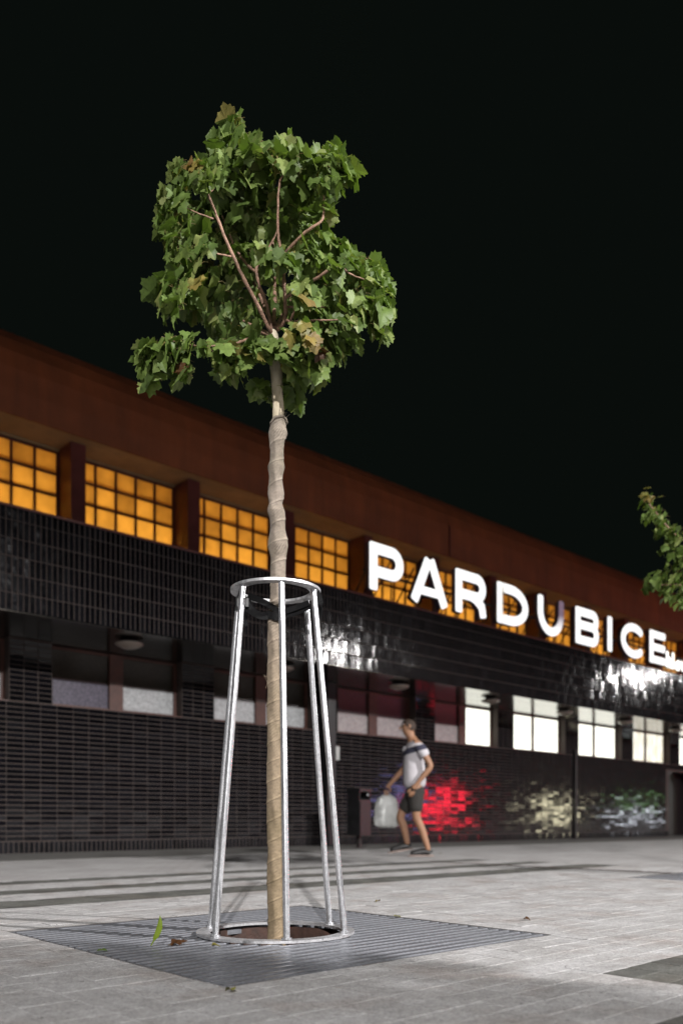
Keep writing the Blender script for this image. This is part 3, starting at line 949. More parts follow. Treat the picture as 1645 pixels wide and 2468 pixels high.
# ------------------------------------------------------------------ tree guard
TC = W(GS[0], GS[1], 0)                   # foot of the tree
def guard(loc, label):
    t = empty('tree_guard', loc)
    tag(t, label, 'tree guard', 'steel tree guards')
    def annulus(r0, r1, z0, z1): 
        m = MB(); m.lathe([(r0, z0), (r1, z0), (r1, z1), (r0, z1)], 72, smooth=False, close=True); return m
    o = annulus(.262, .315, .002, .012).build('base_ring', M_RING, t); recalc(o.data)
    o = annulus(.138, .180, 1.364, 1.374).build('top_ring', M_RING, t); recalc(o.data)
    for k in range(6):
        a = R(-77.5 + 60 * k - (4 if k == 3 else 0))
        b = Vector((.288 * math.cos(a), .288 * math.sin(a), .0125)); e = Vector((.160 * math.cos(a), .160 * math.sin(a), 1.3635))
        mb = MB(); mb.tube([b, b.lerp(e, .5), e], .0125, 16)
        mb.tube([b, b + (e - b) * .006], .019, 12)
        o = mb.build('pole', M_POLE, t)
    return t
guard(TC, 'galvanised six-legged tree guard standing on the grate around the trunk')

# black straps between guard and trunk
def ribbon(mb, pts, w, up=Vector((0, 0, 1)), th=.0016):
    pts = [Vector(p) for p in pts]; vs = []
    for i, p in enumerate(pts):
        t = (pts[min(i + 1, len(pts) - 1)] - pts[max(i - 1, 0)]).normalized()
        v = (up - t * up.dot(t)).normalized(); nn = t.cross(v)
        for a, b in ((-1, -1), (1, -1), (1, 1), (-1, 1)): vs.append(p + v * (w / 2 * a) + nn * (th * b))
    fs = []
    for i in range(len(pts) - 1):
        for k in range(4):
            k2 = (k + 1) % 4; fs.append((i * 4 + k, i * 4 + k2, i * 4 + 4 + k2, i * 4 + 4 + k))
    fs += [(3, 2, 1, 0), tuple(len(vs) - 4 + k for k in range(4))]
    mb.add(vs, fs, 0, False)
def straps():
    t = empty('strap', TC + Vector((0, 0, 1.3)))
    tag(t, 'black webbing straps tying the trunk to the guard ring', 'strap')
    def bez(a, b, c, n=10):
        a, b, c = map(Vector, (a, b, c)); return [a * (1 - u) ** 2 + b * 2 * u * (1 - u) + c * u * u for u in [i / n for i in range(n + 1)]]
    z = -.0
    specs = [
        ([(-.125, -.06, .062), (-.13, -.065, .03), (-.115, -.06, -.01)], .034),
        (bez((-.12, -.06, .0), (-.06, -.055, -.055), (-.03, -.036, -.035)) + bez((-.02, -.038, -.035), (.02, -.055, -.05), (.04, -.01, -.045)), .030),
        (bez((-.105, -.06, .035), (-.05, -.06, .02), (.0, -.04, -.012)) + bez((.01, -.04, -.018), (.05, -.04, -.03), (.036, .0, -.02)), .024),
        (bez((.030, -.025, -.02), (.07, -.03, -.01), (.135, -.045, .012)), .022),
        (bez((.030, -.02, -.034), (.08, -.02, -.03), (.14, -.04, .0)), .018),
        (bez((-.11, -.06, .03), (-.08, -.05, -.05), (-.035, .0, -.03)), .022),
        (bez((.165, -.05, .055), (.196, -.05, .0), (.17, -.04, -.05)), .022),
        ([(-.118, -.062, -.01), (-.122, -.064, -.05), (-.112, -.062, -.085)], .02),
    ]
    for p, w in specs:
        mb = MB(); ribbon(mb, p, w); mb.build('webbing', M_STRAP, t)
    mb = MB(); mb.box(-.145, -.10, -.078, -.05, -.012, .022); mb.build('buckle', M_BLACK, t)
straps()

# ------------------------------------------------------------------ trees
HALF_LEAF = [(0, 0), (.09, -.05), (.30, -.08), (.32, .04), (.48, .10), (.45, .22), (.60, .41), (.51, .47), (.47, .58), (.35, .56), (.29, .61), (.28, .69), (.32, .77), (.17, .82), (.10, .93), (0, 1.0)]
MIDS = [(0, .2), (0, .45), (0, .7)]
MIDX = [0, 0, 0, 0, 0, 1, 1, 1, 1, 1, 2, 2, 2, 2, 2]     # midrib point each outline edge hangs on
def leaf_geo(pr, petiole=True):
    fold, droop, wave = pr.uniform(.0, .65), pr.uniform(.1, .85), pr.uniform(.03, .11)
    ph = pr.uniform(0, 6.28); sx = pr.uniform(.85, 1.08)
    def B(x, y):
        return (x * sx, y - .12 * droop * y * y, fold * abs(x) - droop * y * y * .55 - .35 * droop * x * x + wave * math.sin(9 * y + 7 * abs(x) + ph))
    vs, fs = [], []
    for sg in (1, -1):
        b = len(vs)
        vs += [B(sg * x, y) for x, y in HALF_LEAF] + [B(*m) for m in MIDS]
        nO = len(HALF_LEAF)
        last = 0
        tri = []
        for i in range(nO - 1):
            k = MIDX[i]
            if k != last:
                tri.append((nO + last, i, nO + k)); last = k
            tri.append((nO + k, i, i + 1))
        for a_, b_, c_ in tri: fs.append((b + a_, b + b_, b + c_) if sg > 0 else (b + a_, b + c_, b + b_))
    mids = [0] * len(fs)
    if petiole:
        b = len(vs); r = .012
        for (y, z) in ((0, 0), (-.16, -.05), (-.26, -.2)):
            vs += [(r, y, z), (-r * .5, y, z + r), (-r * .5, y, z - r)]
        for i in range(2):
            for k in range(3): fs.append((b + i * 3 + k, b + i * 3 + (k + 1) % 3, b + i * 3 + 3 + (k + 1) % 3, b + i * 3 + 3 + k)); mids.append(1)
    return vs, fs, mids
LEAFGEO = []
lr = random.Random(21)
for i in range(9): LEAFGEO.append(leaf_geo(lr))
def leaf_mesh(i, mat):
    vs, fs, mi = LEAFGEO[i]
    mb = MB()
    for f, m in zip(fs, mi): pass
    me = bpy.data.meshes.new('leaf'); me.from_pydata(vs, [], fs)
    me.materials.append(mat); me.materials.append(M_PETIOLE)
    me.polygons.foreach_set('material_index', mi); me.polygons.foreach_set('use_smooth', [True] * len(fs)); me.update()
    return me
LEAF_G = [leaf_mesh(i, M_LEAF) for i in range(9)]
LEAF_Y = [leaf_mesh(i, M_LEAFY) for i in range(3)]
LEAF_B = [leaf_mesh(i, M_LEAFB) for i in range(3)]
def leaf_matrix(p, out, size, pr):
    nrm = (out * pr.uniform(.3, 1.1) + Vector((0, 0, pr.uniform(.25, 1.0))) + Vector((pr.gauss(0, .3), pr.gauss(0, .3), pr.gauss(0, .25)))).normalized()
    tip = Vector((pr.gauss(0, .45), pr.gauss(0, .45), -1.0)) + out * .35
    tip = (tip - nrm * tip.dot(nrm)).normalized()
    xa = tip.cross(nrm).normalized()
    m = Matrix((xa, tip, nrm)).transposed().to_4x4()
    m = Matrix.Translation(p) @ m @ Matrix.Diagonal((size, size, size, 1))
    return m
def smooth_path(pts, n=6):
    pts = [Vector(p) for p in pts]; out = []
    P = [pts[0]] + pts + [pts[-1]]
    for i in range(1, len(P) - 2):
        for k in range(n):
            t = k / n; a, b, c, d = P[i - 1], P[i], P[i + 1], P[i + 2]
            out.append(0.5 * ((2 * b) + (c - a) * t + (2 * a - 5 * b + 4 * c - d) * t * t + (3 * b - a - 3 * c + d) * t ** 3))
    out.append(pts[-1]); return out
def build_tree(base, label, trunk, wrap_top, branches, leaves, nparts, with_wrap=True, seed=1, cam_side=True):
    """trunk: [(x, y, z, r)], branches: [(points, r0, r1)], leaves: [(pos, out, size, kind)] all relative to base"""
    pr = random.Random(seed)
    t = empty('maple_tree', base); tag(t, label, 'tree', 'young maples in a row')
    # trunk
    zz = np.array([q[2] for q in trunk]); tx = np.array([q[0] for q in trunk]); ty = np.array([q[1] for q in trunk]); tr = np.array([q[3] for q in trunk])
    def tube(z0, z1, n, seg, bulge):
        vs = []; fs = []
        for i in range(n + 1):
            z = z0 + (z1 - z0) * i / n
            cx, cy, r = np.interp(z, zz, tx), np.interp(z, zz, ty), np.interp(z, zz, tr)
            for k in range(seg):
                th = 2 * math.pi * k / seg
                rr = bulge(z, th, r)
                vs.append((cx + rr * math.cos(th), cy + rr * math.sin(th), z))
        for i in range(n):
            for k in range(seg):
                k2 = (k + 1) % seg; fs.append((i * seg + k, i * seg + k2, (i + 1) * seg + k2, (i + 1) * seg + k))
        mb = MB(); mb.add(vs, fs, 0, True); return mb
    def bark(z, th, r): return (r - (.010 if with_wrap and z < wrap_top - .02 else .003)) * (1 + .04 * math.sin(3 * th + 8 * z) + .03 * math.sin(2 * th - 13 * z + 1))
    tube(trunk[0][2], trunk[-1][2], 120, 16, bark).build('trunk', M_BARK, t)
    if with_wrap:
        def wrap(z, th, r):
            turns = z / .079 + .0                    # one turn of the bandage every 10 cm
            ph = (turns - th / (2 * math.pi) + .05 * math.sin(9 * z)) % 1.0
            lip = .0020 * max(0, 1 - ph / .16) if ph < .16 else -.0006 * ph
            return r + lip + .0012 * math.sin(5 * th + 31 * z) * math.sin(17 * z) + .0022 * math.sin(23 * z + th) * math.sin(2 * th + 5 * z)
        # the wrap is open just under the top ring
        a = tube(trunk[0][2], 1.262, 340, 40, wrap).build('trunk_wrap', M_WRAP, t)
        tube(1.292, wrap_top, 220, 40, wrap).build('trunk_wrap', M_WRAP, t)
        # frayed ends
        fr = MB()
        for (zc, side, n) in ((wrap_top - .005, 1, 26), (1.02, -1, 6)):
            cx, cy, r = np.interp(zc, zz, tx), np.interp(zc, zz, ty), np.interp(zc, zz, tr)
            for i in range(n):
                th = R(-50) + pr.gauss(0, .5) if side > 0 else R(200) + pr.gauss(0, .4)
                p = Vector((cx + r * math.cos(th), cy + r * math.sin(th), zc + pr.uniform(-.025, .02)))
                q = p + Vector((math.cos(th) * pr.uniform(.004, .02), math.sin(th) * pr.uniform(.004, .02), pr.uniform(-.02, .025)))
                fr.tube([p, p.lerp(q, .5) + Vector((0, 0, pr.uniform(-.005, .008))), q], [.0011, .0009, .0005], 4, caps=False)
        o = fr.build('frayed_thread', M_WRAP, t); tag(o, kind='stuff')
        kn = MB()
        cz = wrap_top - .012; cx, cy, r = np.interp(cz, zz, tx), np.interp(cz, zz, ty), np.interp(cz, zz, tr)
        kn.tube([(cx + (r + .003) * math.cos(R(a_)), cy + (r + .003) * math.sin(R(a_)), cz + .010 * math.sin(R(a_ * 1.5)) + .006 * pr.random()) for a_ in range(0, 361, 15)], .0055, 6, caps=False)
        kn.build('tie_cord', M_WRAP, t)
    for pts, r0, r1 in branches:
        sp = smooth_path(pts, 6); n = len(sp)
        sp = [p + Vector((pr.gauss(0, .0008), pr.gauss(0, .0008), 0)) if 0 < i < n - 1 else p for i, p in enumerate(sp)]
        rad = [(r0 + (r1 - r0) * i / (n - 1)) * (1.18 if i % 5 == 3 else 1.0) for i in range(n)]
        mb = MB(); mb.tube(sp, rad, 8, caps=True); mb.build('branch', M_BRANCH, t)
    # leaves: nearest the camera as parts
    order = sorted(leaves, key=lambda L: (L[0].y if cam_side else 0) - .25 * abs(L[0].x))
    st = {0: MB(), 1: MB()}
    stuff = MB()
    for i, (p, out, size, kind) in enumerate(order):
        m = leaf_matrix(p, out, size, pr)
        k = pr.randrange(9)
        if i < nparts:
            me = LEAF_G[k] if kind == 0 else LEAF_Y[k % 3] if kind == 1 else LEAF_B[k % 3]
            o = put('leaf', me, t); o.matrix_local = m
        else:
            vs, fs, mi = LEAFGEO[k]
            vs = [m @ Vector(v) for v in vs]
            n0 = sum(1 for q in mi if q == 0)
            b = len(stuff.v); stuff.v.extend([tuple(v) for v in vs])
            for f, q in zip(fs, mi):
                stuff.f.append([x + b for x in f]); stuff.m.append(3 if q == 1 else kind); stuff.sm.append(True)
    o = stuff.build('foliage', [M_LEAF, M_LEAFY, M_LEAFB, M_PETIOLE], t); tag(o, kind='stuff')
    return t

TY = TC.y
def L1(px, py, dy=0.0):
    return PX(px, py, TY + dy) - TC
# trunk from picture points (centre x, y, width in px)
trk = [(666, 2330, 46), (666, 2262, 45), (665, 2180, 42), (664, 2100, 41), (662, 2000, 40), (662, 1900, 39), (662, 1780, 38), (663, 1680, 38), (663, 1630, 41), (663, 1580, 36), (663, 1500, 37), (666, 1440, 34),
       (668, 1390, 37), (670, 1345, 37), (671, 1318, 46), (671, 1300, 44), (669, 1275, 36), (667, 1250, 38), (664, 1235, 42), (663, 1215, 33), (663, 1190, 40), (664, 1175, 36), (664, 1150, 33), (665, 1125, 40), (666, 1110, 34),
       (667, 1085, 33), (668, 1060, 38), (670, 1045, 44), (670, 1030, 38), (671, 1015, 34), (670, 980, 33), (668, 940, 32), (667, 900, 35), (665, 875, 36), (662, 840, 32), (656, 800, 30)]
trunk1 = []
for x, y, w in trk:
    p = L1(x, y); trunk1.append((p.x, .004 * math.sin(y * .07), p.z, (w + .35 * (w - 37) if y < 1700 else w) / F_PX * TY / 2))
trunk1[0] = (trunk1[0][0], 0, -.33, trunk1[0][3])
br1 = [
    ([L1(655, 805, -.01), L1(640, 776, -.05), L1(597, 690, -.14), L1(558, 610, -.20), L1(521, 520, -.24), L1(500, 466, -.26), L1(487, 436, -.27)], .0115, .006),
    ([L1(500, 466, -.26), L1(517, 448, -.25), L1(519, 420, -.24)], .006, .004),
    ([L1(656, 800, 0), L1(643, 739, -.04), L1(617, 656, -.10), L1(640, 610, -.08), L1(662, 570, -.05), L1(672, 540, -.04)], .010, .004),
    ([L1(617, 656, -.10), L1(590, 632, -.02), L1(562, 588, .0), L1(535, 520, -.02), L1(512, 468, -.04)], .007, .0055),
    ([L1(660, 800, .01), L1(686, 769, -.06), L1(684, 691, -.10), L1(680, 620, -.10), L1(671, 575, -.12), L1(669, 518, -.15), L1(674, 437, -.17), L1(697, 402, -.16)], .012, .005),
    ([L1(682, 615, -.10), L1(735, 560, -.18), L1(775, 530, -.2), L1(779, 490, -.2), L1(781, 445, -.2)], .0085, .0045),
    ([L1(686, 769, -.04), L1(703, 776, -.18), L1(760, 772, -.24), L1(834, 771, -.26)], .007, .004),
    ([L1(684, 720, -.08), L1(768, 667, -.22), L1(812, 642, -.24), L1(846, 662, -.22), L1(900, 680, -.2)], .0085, .0035),
    ([L1(655, 820, 0), L1(628, 803, -.12), L1(585, 822, -.2), L1(543, 832, -.22), L1(456, 832, -.22), L1(390, 812, -.2)], .0085, .004),
    ([L1(697, 778, -.16), L1(715, 735, -.2), L1(730, 700, -.21)], .006, .003),
    ([L1(513, 527, -.24), L1(480, 515, -.3), L1(435, 495, -.28)], .004, .0025),
    ([L1(556, 618, -.2), L1(525, 612, -.28), L1(490, 605, -.28)], .0045, .0025),
    ([L1(658, 790, .02), L1(620, 700, .14), L1(560, 560, .26), L1(540, 400, .26)], .010, .004),
    ([L1(664, 790, .02), L1(720, 690, .18), L1(800, 620, .28)], .009, .004),
    ([L1(660, 780, .02), L1(660, 640, .16), L1(640, 470, .22), L1(600, 330, .15)], .011, .004),
    ([L1(660, 810, .0), L1(560, 760, .14), L1(450, 700, .2)], .008, .003),
    ([L1(664, 820, .0), L1(740, 800, .1), L1(800, 800, .16)], .007, .003),
    ([L1(686, 740, -.06), L1(760, 740, -.1), L1(845, 745, -.12), L1(890, 740, -.1)], .006, .003),
]
# clusters: (px, py, radius px, number, depth centre, depth half-range)
CL = [
    (563, 300, 26, 15, 0, .12), (540, 358, 46, 24, 0, .2), (602, 360, 42, 22, 0, .2), (500, 410, 46, 22, -.05, .25), (470, 425, 26, 8, -.2, .1), (432, 412, 26, 8, 0, .15),
    (685, 368, 46, 24, 0, .2), (740, 380, 40, 18, 0, .2), (800, 380, 40, 20, -.05, .2), (825, 420, 36, 16, -.1, .18), (790, 440, 38, 14, -.05, .2), (650, 400, 50, 20, .1, .2), (570, 420, 55, 22, .1, .25),
    (420, 480, 42, 18, 0, .2), (395, 530, 30, 13, 0, .2), (430, 560, 44, 22, -.05, .25), (470, 510, 40, 14, .05, .2), (540, 500, 52, 18, .2, .2), (620, 500, 55, 20, .2, .2), (710, 470, 50, 18, .12, .2), (740, 520, 42, 12, .1, .2), (795, 510, 22, 8, -.1, .1), (700, 560, 50, 16, .15, .2), (770, 590, 46, 20, .05, .25), (825, 600, 34, 14, 0, .2),
    (440, 630, 50, 24, 0, .25), (390, 690, 34, 16, -.05, .2), (365, 695, 18, 6, 0, .1), (440, 700, 46, 20, .0, .25), (410, 738, 28, 11, -.15, .1), (490, 680, 46, 18, .1, .2), (560, 660, 46, 14, .18, .2), (590, 610, 40, 12, .1, .2), (640, 640, 46, 14, .2, .15),
    (685, 625, 26, 10, -.22, .06), (640, 600, 20, 4, -.2, .06), (745, 660, 45, 16, .1, .2), (800, 670, 40, 16, 0, .2), (860, 640, 34, 16, -.05, .2), (910, 655, 36, 18, -.05, .2), (930, 690, 22, 8, -.05, .15), (900, 730, 44, 24, -.1, .2), (850, 730, 42, 18, -.05, .2), (915, 790, 26, 10, -.1, .15), (930, 740, 24, 9, -.1, .1),
    (745, 695, 26, 10, -.26, .05), (770, 740, 42, 18, 0, .2), (735, 800, 34, 15, -.22, .08), (800, 790, 44, 20, 0, .2), (835, 810, 28, 10, -.05, .15), (780, 850, 36, 15, -.05, .15), (760, 890, 34, 14, -.08, .12), (720, 880, 38, 16, -.05, .12), (810, 840, 28, 9, -.05, .12),
    (630, 836, 36, 20, -.12, .1), (610, 830, 36, 14, -.1, .12), (690, 838, 32, 14, -.14, .08), (540, 840, 34, 14, -.1, .15), (545, 880, 26, 12, -.1, .12), (575, 870, 24, 10, -.1, .1), (520, 790, 22, 4, .1, .15), (470, 735, 30, 7, .1, .2), (570, 760, 48, 16, .12, .15), (520, 720, 40, 14, .12, .18), (600, 730, 40, 12, .16, .12), (690, 720, 40, 12, .14, .12),
    (352, 842, 28, 13, -.18, .1), (405, 836, 32, 14, -.18, .1), (340, 870, 24, 12, -.18, .08), (385, 860, 30, 13, -.18, .1), (365, 905, 20, 7, -.18, .06), (430, 850, 28, 9, -.18, .08), (440, 890, 22, 7, -.2, .06), (487, 838, 12, 3, -.22, .03),
    (470, 570, 40, 12, .06, .1), (540, 575, 36, 12, .02, .12), (600, 430, 40, 14, .0, .15), (575, 515, 44, 16, .05, .12), (720, 430, 40, 14, .02, .15), (640, 540, 38, 12, .05, .1), (735, 620, 40, 14, .0, .15), (530, 440, 40, 14, .02, .15), (500, 640, 36, 10, .02, .12),
    (632, 930, 18, 6, .04, .04), (690, 945, 26, 9, .03, .05), (700, 900, 28, 10, .02, .06),
]
def leaves_from(CL, f, seed, smin, smax, dens=1.0, midx=0.0, squeeze=1.0):
    pr = random.Random(seed); out = []
    for (cx, cy, r, n, dc, dh) in CL:
        for i in range(max(1, int(round(n * dens)))):
            a = pr.uniform(0, 6.283); q = r * math.sqrt(pr.random()) * .74
            p = f(midx + (cx - midx) * squeeze + q * math.cos(a), cy + q * math.sin(a) - 4, dc + pr.uniform(-dh, dh))
            o = Vector((p.x, p.y, 0)) + Vector((pr.gauss(0, .1), pr.gauss(0, .1), 0))
            if o.length < .05: o = Vector((0, -1, 0))
            out.append([p, o.normalized(), pr.uniform(smin, smax), 0])
    return out
lv1 = leaves_from(CL, L1, 4, .048, .096, dens=1.5, midx=640.0, squeeze=.955)
tipr = random.Random(77)
for (cx, cy, dc) in ((487, 436, -.29), (521, 418, -.26), (699, 402, -.19), (781, 445, -.22), (838, 771, -.28), (900, 680, -.22), (437, 495, -.30), (490, 605, -.30), (512, 468, -.06), (455, 832, -.24), (812, 650, -.26)):
    for i in range(5):
        p = L1(cx + tipr.gauss(0, 9), cy - 8 + tipr.gauss(0, 8), dc + tipr.uniform(-.03, .03))
        lv1.append([p, Vector((p.x, -.35, 0)).normalized(), tipr.uniform(.045, .08), 0])
lp = random.Random(9)
for (cx, cy, dc, n, spread, kind) in ((472, 405, -.3, 4, 12, 1), (735, 810, -.33, 5, 18, 1), (440, 895, -.26, 2, 8, 2), (475, 690, -.28, 2, 10, 1), (725, 720, -.3, 3, 14, 1), (770, 855, -.2, 2, 10, 2), (610, 858, -.2, 2, 10, 1)):
    for i in range(n):
        p = L1(cx + lp.gauss(0, spread), cy + lp.gauss(0, spread) - 12, dc)
        lv1.append([p, Vector((p.x, -.4, 0)).normalized(), lp.uniform(.05, .08), kind])
br1 = [(a, b * .78, c * .5) for a, b, c in br1]
build_tree(TC, 'young maple with jute-wrapped trunk standing in the steel guard in front', trunk1, 2.06, br1, lv1, 300, seed=2)

# second tree of the row: only its left flank is in the picture
T2 = W(G2[0], G2[1], 0)
def L2(px, py, dy=0.0): return PX(px, py, T2.y + dy) - T2
CL2 = [(1560, 1208, 17, 13, 0, .1), (1578, 1238, 20, 13, 0, .15), (1596, 1252, 12, 5, 0, .1), (1560, 1250, 12, 4, 0, .1), (1600, 1275, 24, 14, 0, .2), (1630, 1290, 30, 18, 0, .25), (1588, 1280, 14, 5, 0, .1), (1610, 1320, 22, 13, 0, .2), (1640, 1330, 30, 18, 0, .3), (1650, 1360, 30, 16, 0, .3),
       (1620, 1375, 26, 14, 0, .2), (1590, 1395, 24, 14, 0, .2), (1565, 1408, 18, 11, 0, .15), (1600, 1425, 24, 14, 0, .2), (1640, 1410, 30, 18, 0, .3), (1635, 1450, 20, 11, 0, .2), (1655, 1450, 20, 10, 0, .2),
       (1700, 1250, 60, 40, 0, .4), (1690, 1330, 60, 40, 0, .4), (1780, 1220, 80, 60, 0, .5), (1780, 1350, 90, 60, 0, .5), (1870, 1260, 80, 50, 0, .5), (1890, 1370, 80, 50, 0, .5), (1960, 1300, 70, 40, 0, .4), (1700, 1420, 50, 30, 0, .3), (1950, 1400, 60, 30, 0, .3), (1830, 1140, 60, 34, 0, .3)]
tp2 = [(0, 0, -.33, .038), (0, 0, .5, .035), (0.01, 0, 1.2, .032), (0, 0, 2.0, .03), (0.01, 0, 2.3, .026)]
br2 = [([(0, 0, 2.2), L2(1740, 1330), L2(1640, 1300), L2(1562, 1215)], .011, .004), ([(0, 0, 2.15), L2(1740, 1420), L2(1650, 1410), L2(1575, 1410)], .010, .004),
       ([(0, 0, 2.25), L2(1830, 1250), L2(1830, 1130)], .012, .004), ([(0, 0, 2.2), L2(1900, 1350), L2(1950, 1290)], .01, .004), ([(0, 0, 2.25), L2(1790, 1300, .1), L2(1720, 1240, .2)], .009, .004)]
lv2 = leaves_from(CL2, L2, 6, .06, .10)
for i in range(9):
    p = L2(1560 + lp.gauss(0, 10), 1196 + lp.gauss(0, 8), -.12); lv2.append([p, Vector((-.3, -.6, 0)).normalized(), lp.uniform(.05, .07), 1])
lv2.sort(key=lambda L: L[0].x)
inview = [L for L in lv2 if L[0].x + T2.x < .4195 * T2.y]
rest = [L for L in lv2 if not (L[0].x + T2.x < .4195 * T2.y)]
build_tree(T2, 'young maple reaching into the right edge of the photo', tp2, 2.0, br2, inview + rest, min(200, len(inview)), seed=3, cam_side=False)
guard(T2, 'second tree guard beyond the right edge')

# unseen maple added right of the camera, its crown placed to shade the near paving
T3 = Vector((3.45, .84, 0))
pr3 = random.Random(40); lv3 = []
for i in range(1700):
    a = pr3.uniform(0, 6.283); r = .72 * math.sqrt(pr3.random()); z = 2.15 + 1.15 * pr3.random()
    r *= math.sqrt(max(.15, 1 - ((z - 2.65) / .72) ** 2))
    lv3.append([Vector((r * math.cos(a), r * math.sin(a), z)), Vector((math.cos(a), math.sin(a), 0)), pr3.uniform(.065, .11), 0])
br3 = [([(0, 0, 2.1), (x, y, 2.6), (1.4 * x, 1.4 * y, 3.0)], .009, .004) for x, y in ((.2, .1), (-.2, .15), (0, -.25), (.05, .02))]
build_tree(T3, 'unseen young maple added to shade the near paving', tp2, 2.0, br3, lv3, 0, seed=9, cam_side=False)
guard(T3, 'unseen tree guard around the added shade maple')

# ------------------------------------------------------------------ things lying on the grate and paving
def single_leaf(name, me, loc, rot, size, label, cat='leaf', group=None):
    o = put(name, me); o.location = loc; o.rotation_euler = rot; o.scale = (size,) * 3
    tag(o, label, cat, group); return o
# upright blade stuck between the bars
mb = MB(); B0, B1 = PX(363, 2279, 2.98), PX(384, 2206, 2.98)
vs = []; n = 12
for i in range(n + 1):
    q = i / n; p = B0.lerp(B1, q) + Vector((.012 * math.sin(q * 3.0), 0, 0)); w = .0025 + .0085 * math.sin(min(1, q * 1.08) * math.pi) ** .8 if i < n else .0006
    if q < .25: w = .0025 + .004 * q
    vs += [p + Vector((-w, .003, 0)), p + Vector((0, -.002, 0)), p + Vector((w, .003, 0))]
fs = []
for i in range(n):
    for k in (0, 1): fs.append((i * 3 + k, i * 3 + k + 1, i * 3 + 4 + k, i * 3 + 3 + k))
mb.add(vs, fs, 0, True); o = mb.build('leaf_blade', M_BLADE)
B0z = B0.z
o.location.z = 0
tag(o, 'narrow bright green leaf standing upright between the grate bars', 'leaf')
g0 = PX(424, 2270, 0); Yg = CAM_Z * F_PX / (2272 - HZ)
def gnd(px, py, z=0.0):
    Y = (CAM_Z - z) * F_PX / (py - HZ); return Vector(((px - CX) / F_PX * Y, Y, z))
single_leaf('fallen_leaf', LEAF_B[0], gnd(412, 2274, .006), (R(28), R(10), R(-70)), .062, 'curled dark brown leaf lying on the grate beside the upright green leaf')
single_leaf('fallen_leaf', LEAF_Y[1], gnd(511, 2279, .012), (R(14), R(8), R(-80)), .03, 'small yellow leaf on the grate at the foot of the guard')
single_leaf('fallen_leaf', LEAF_G[3], gnd(236, 2290, .005), (R(5), R(4), R(-95)), .035, 'small green leaf scrap near the left edge of the grate')
scr = random.Random(31); k_ = 0
for (px, py, me, nm) in ((957, 2208, LEAF_Y[2], 'tiny orange leaf on the paving along the back edge of the grate'), (1062, 2056, LEAF_Y[0], 'small yellow leaf on the pavement behind the walking person'),
                         (912, 2171, LEAF_Y[1], 'tiny yellow leaf on the pale paving behind the grate'), (1262, 2214, LEAF_B[1], 'tiny dark leaf scrap on the paving right of the grate'), (560, 2386, LEAF_Y[1], 'small pale leaf scrap at the front corner of the grate')):
    single_leaf('fallen_leaf', me, gnd(px, py, .008), (R(10), R(8), scr.uniform(0, 6)), .03, nm)
# litter in the pit
mb = MB()
for i in range(70):
    a = scr.uniform(0, 6.28); r = scr.uniform(.05, .33)
    m = Matrix.Translation(TC + Vector((r * math.cos(a), r * math.sin(a), -.27))) @ Matrix.Rotation(scr.uniform(0, 6), 4, 'Z') @ Matrix.Rotation(scr.uniform(-.5, .5), 4, 'X') @ Matrix.Scale(scr.uniform(.03, .06), 4)
    vs, fs, mi = LEAFGEO[i % 9]
    b = len(mb.v); mb.v.extend([tuple(m @ Vector(v)) for v in vs])
    c = scr.choice((0, 0, 1))
    for f in fs: mb.f.append([x + b for x in f]); mb.m.append(c); mb.sm.append(True)
o = mb.build('leaf_litter', [M_LEAFY, M_LEAFB]); tag(o, 'dry yellow and brown leaves lying in the pit under the trunk', 'leaf litter', None, 'stuff')

# ------------------------------------------------------------------ litter bin by the wall
def bin_():
    Yb = CAM_Z * F_PX / (2043 - HZ)
    b = Vector(((864 - CX) / F_PX * Yb, Yb, 0))
    t = empty('litter_bin', b, UA + R(8)); tag(t, 'dark square litter bin on a post before the tiled wall', 'bin')
    H0, H1_ = .20, .98
    mb = MB(); w, d = .15, .13
    prof_ = []
    mb.box(-w, w, -d, d, H0, H1_ - .18); mb.box(-w, -w + .02, -d, d, H1_ - .18, H1_ - .05); mb.box(w - .02, w, -d, d, H1_ - .18, H1_ - .05)
    mb.box(-w + .02, w - .02, d - .02, d, H1_ - .18, H1_ - .05)
    mb.build('body', M_BLACK, t)
    mb = MB(); mb.prism([(-d - .02, H1_ - .05), (d + .01, H1_ - .05), (d + .01, H1_ + .01), (0, H1_ + .025), (-d - .02, H1_)], -w - .012, w + .012); o = mb.build('hood', M_BLACK, t); recalc(o.data)
    mb = MB(); mb.box(-w + .012, w - .012, -d - .012, -d - .001, H0 + .02, H1_ - .20); mb.build('door', M_BINDOOR, t)
    mb = MB(); mb.lathe([(0, -.01), (.022, -.008), (.022, .008), (0, .01)], 14); o = mb.build('ashtray_plate', M_RING, t); o.location = (.03, -d - .03, H1_ - .10); o.rotation_euler = (R(90), 0, 0)
    mb = MB(); mb.box(-.03, .03, -.03, .03, .012, H0); mb.box(-.10, .10, -.08, .08, .004, .012); mb.build('post', M_STEEL, t)
bin_()

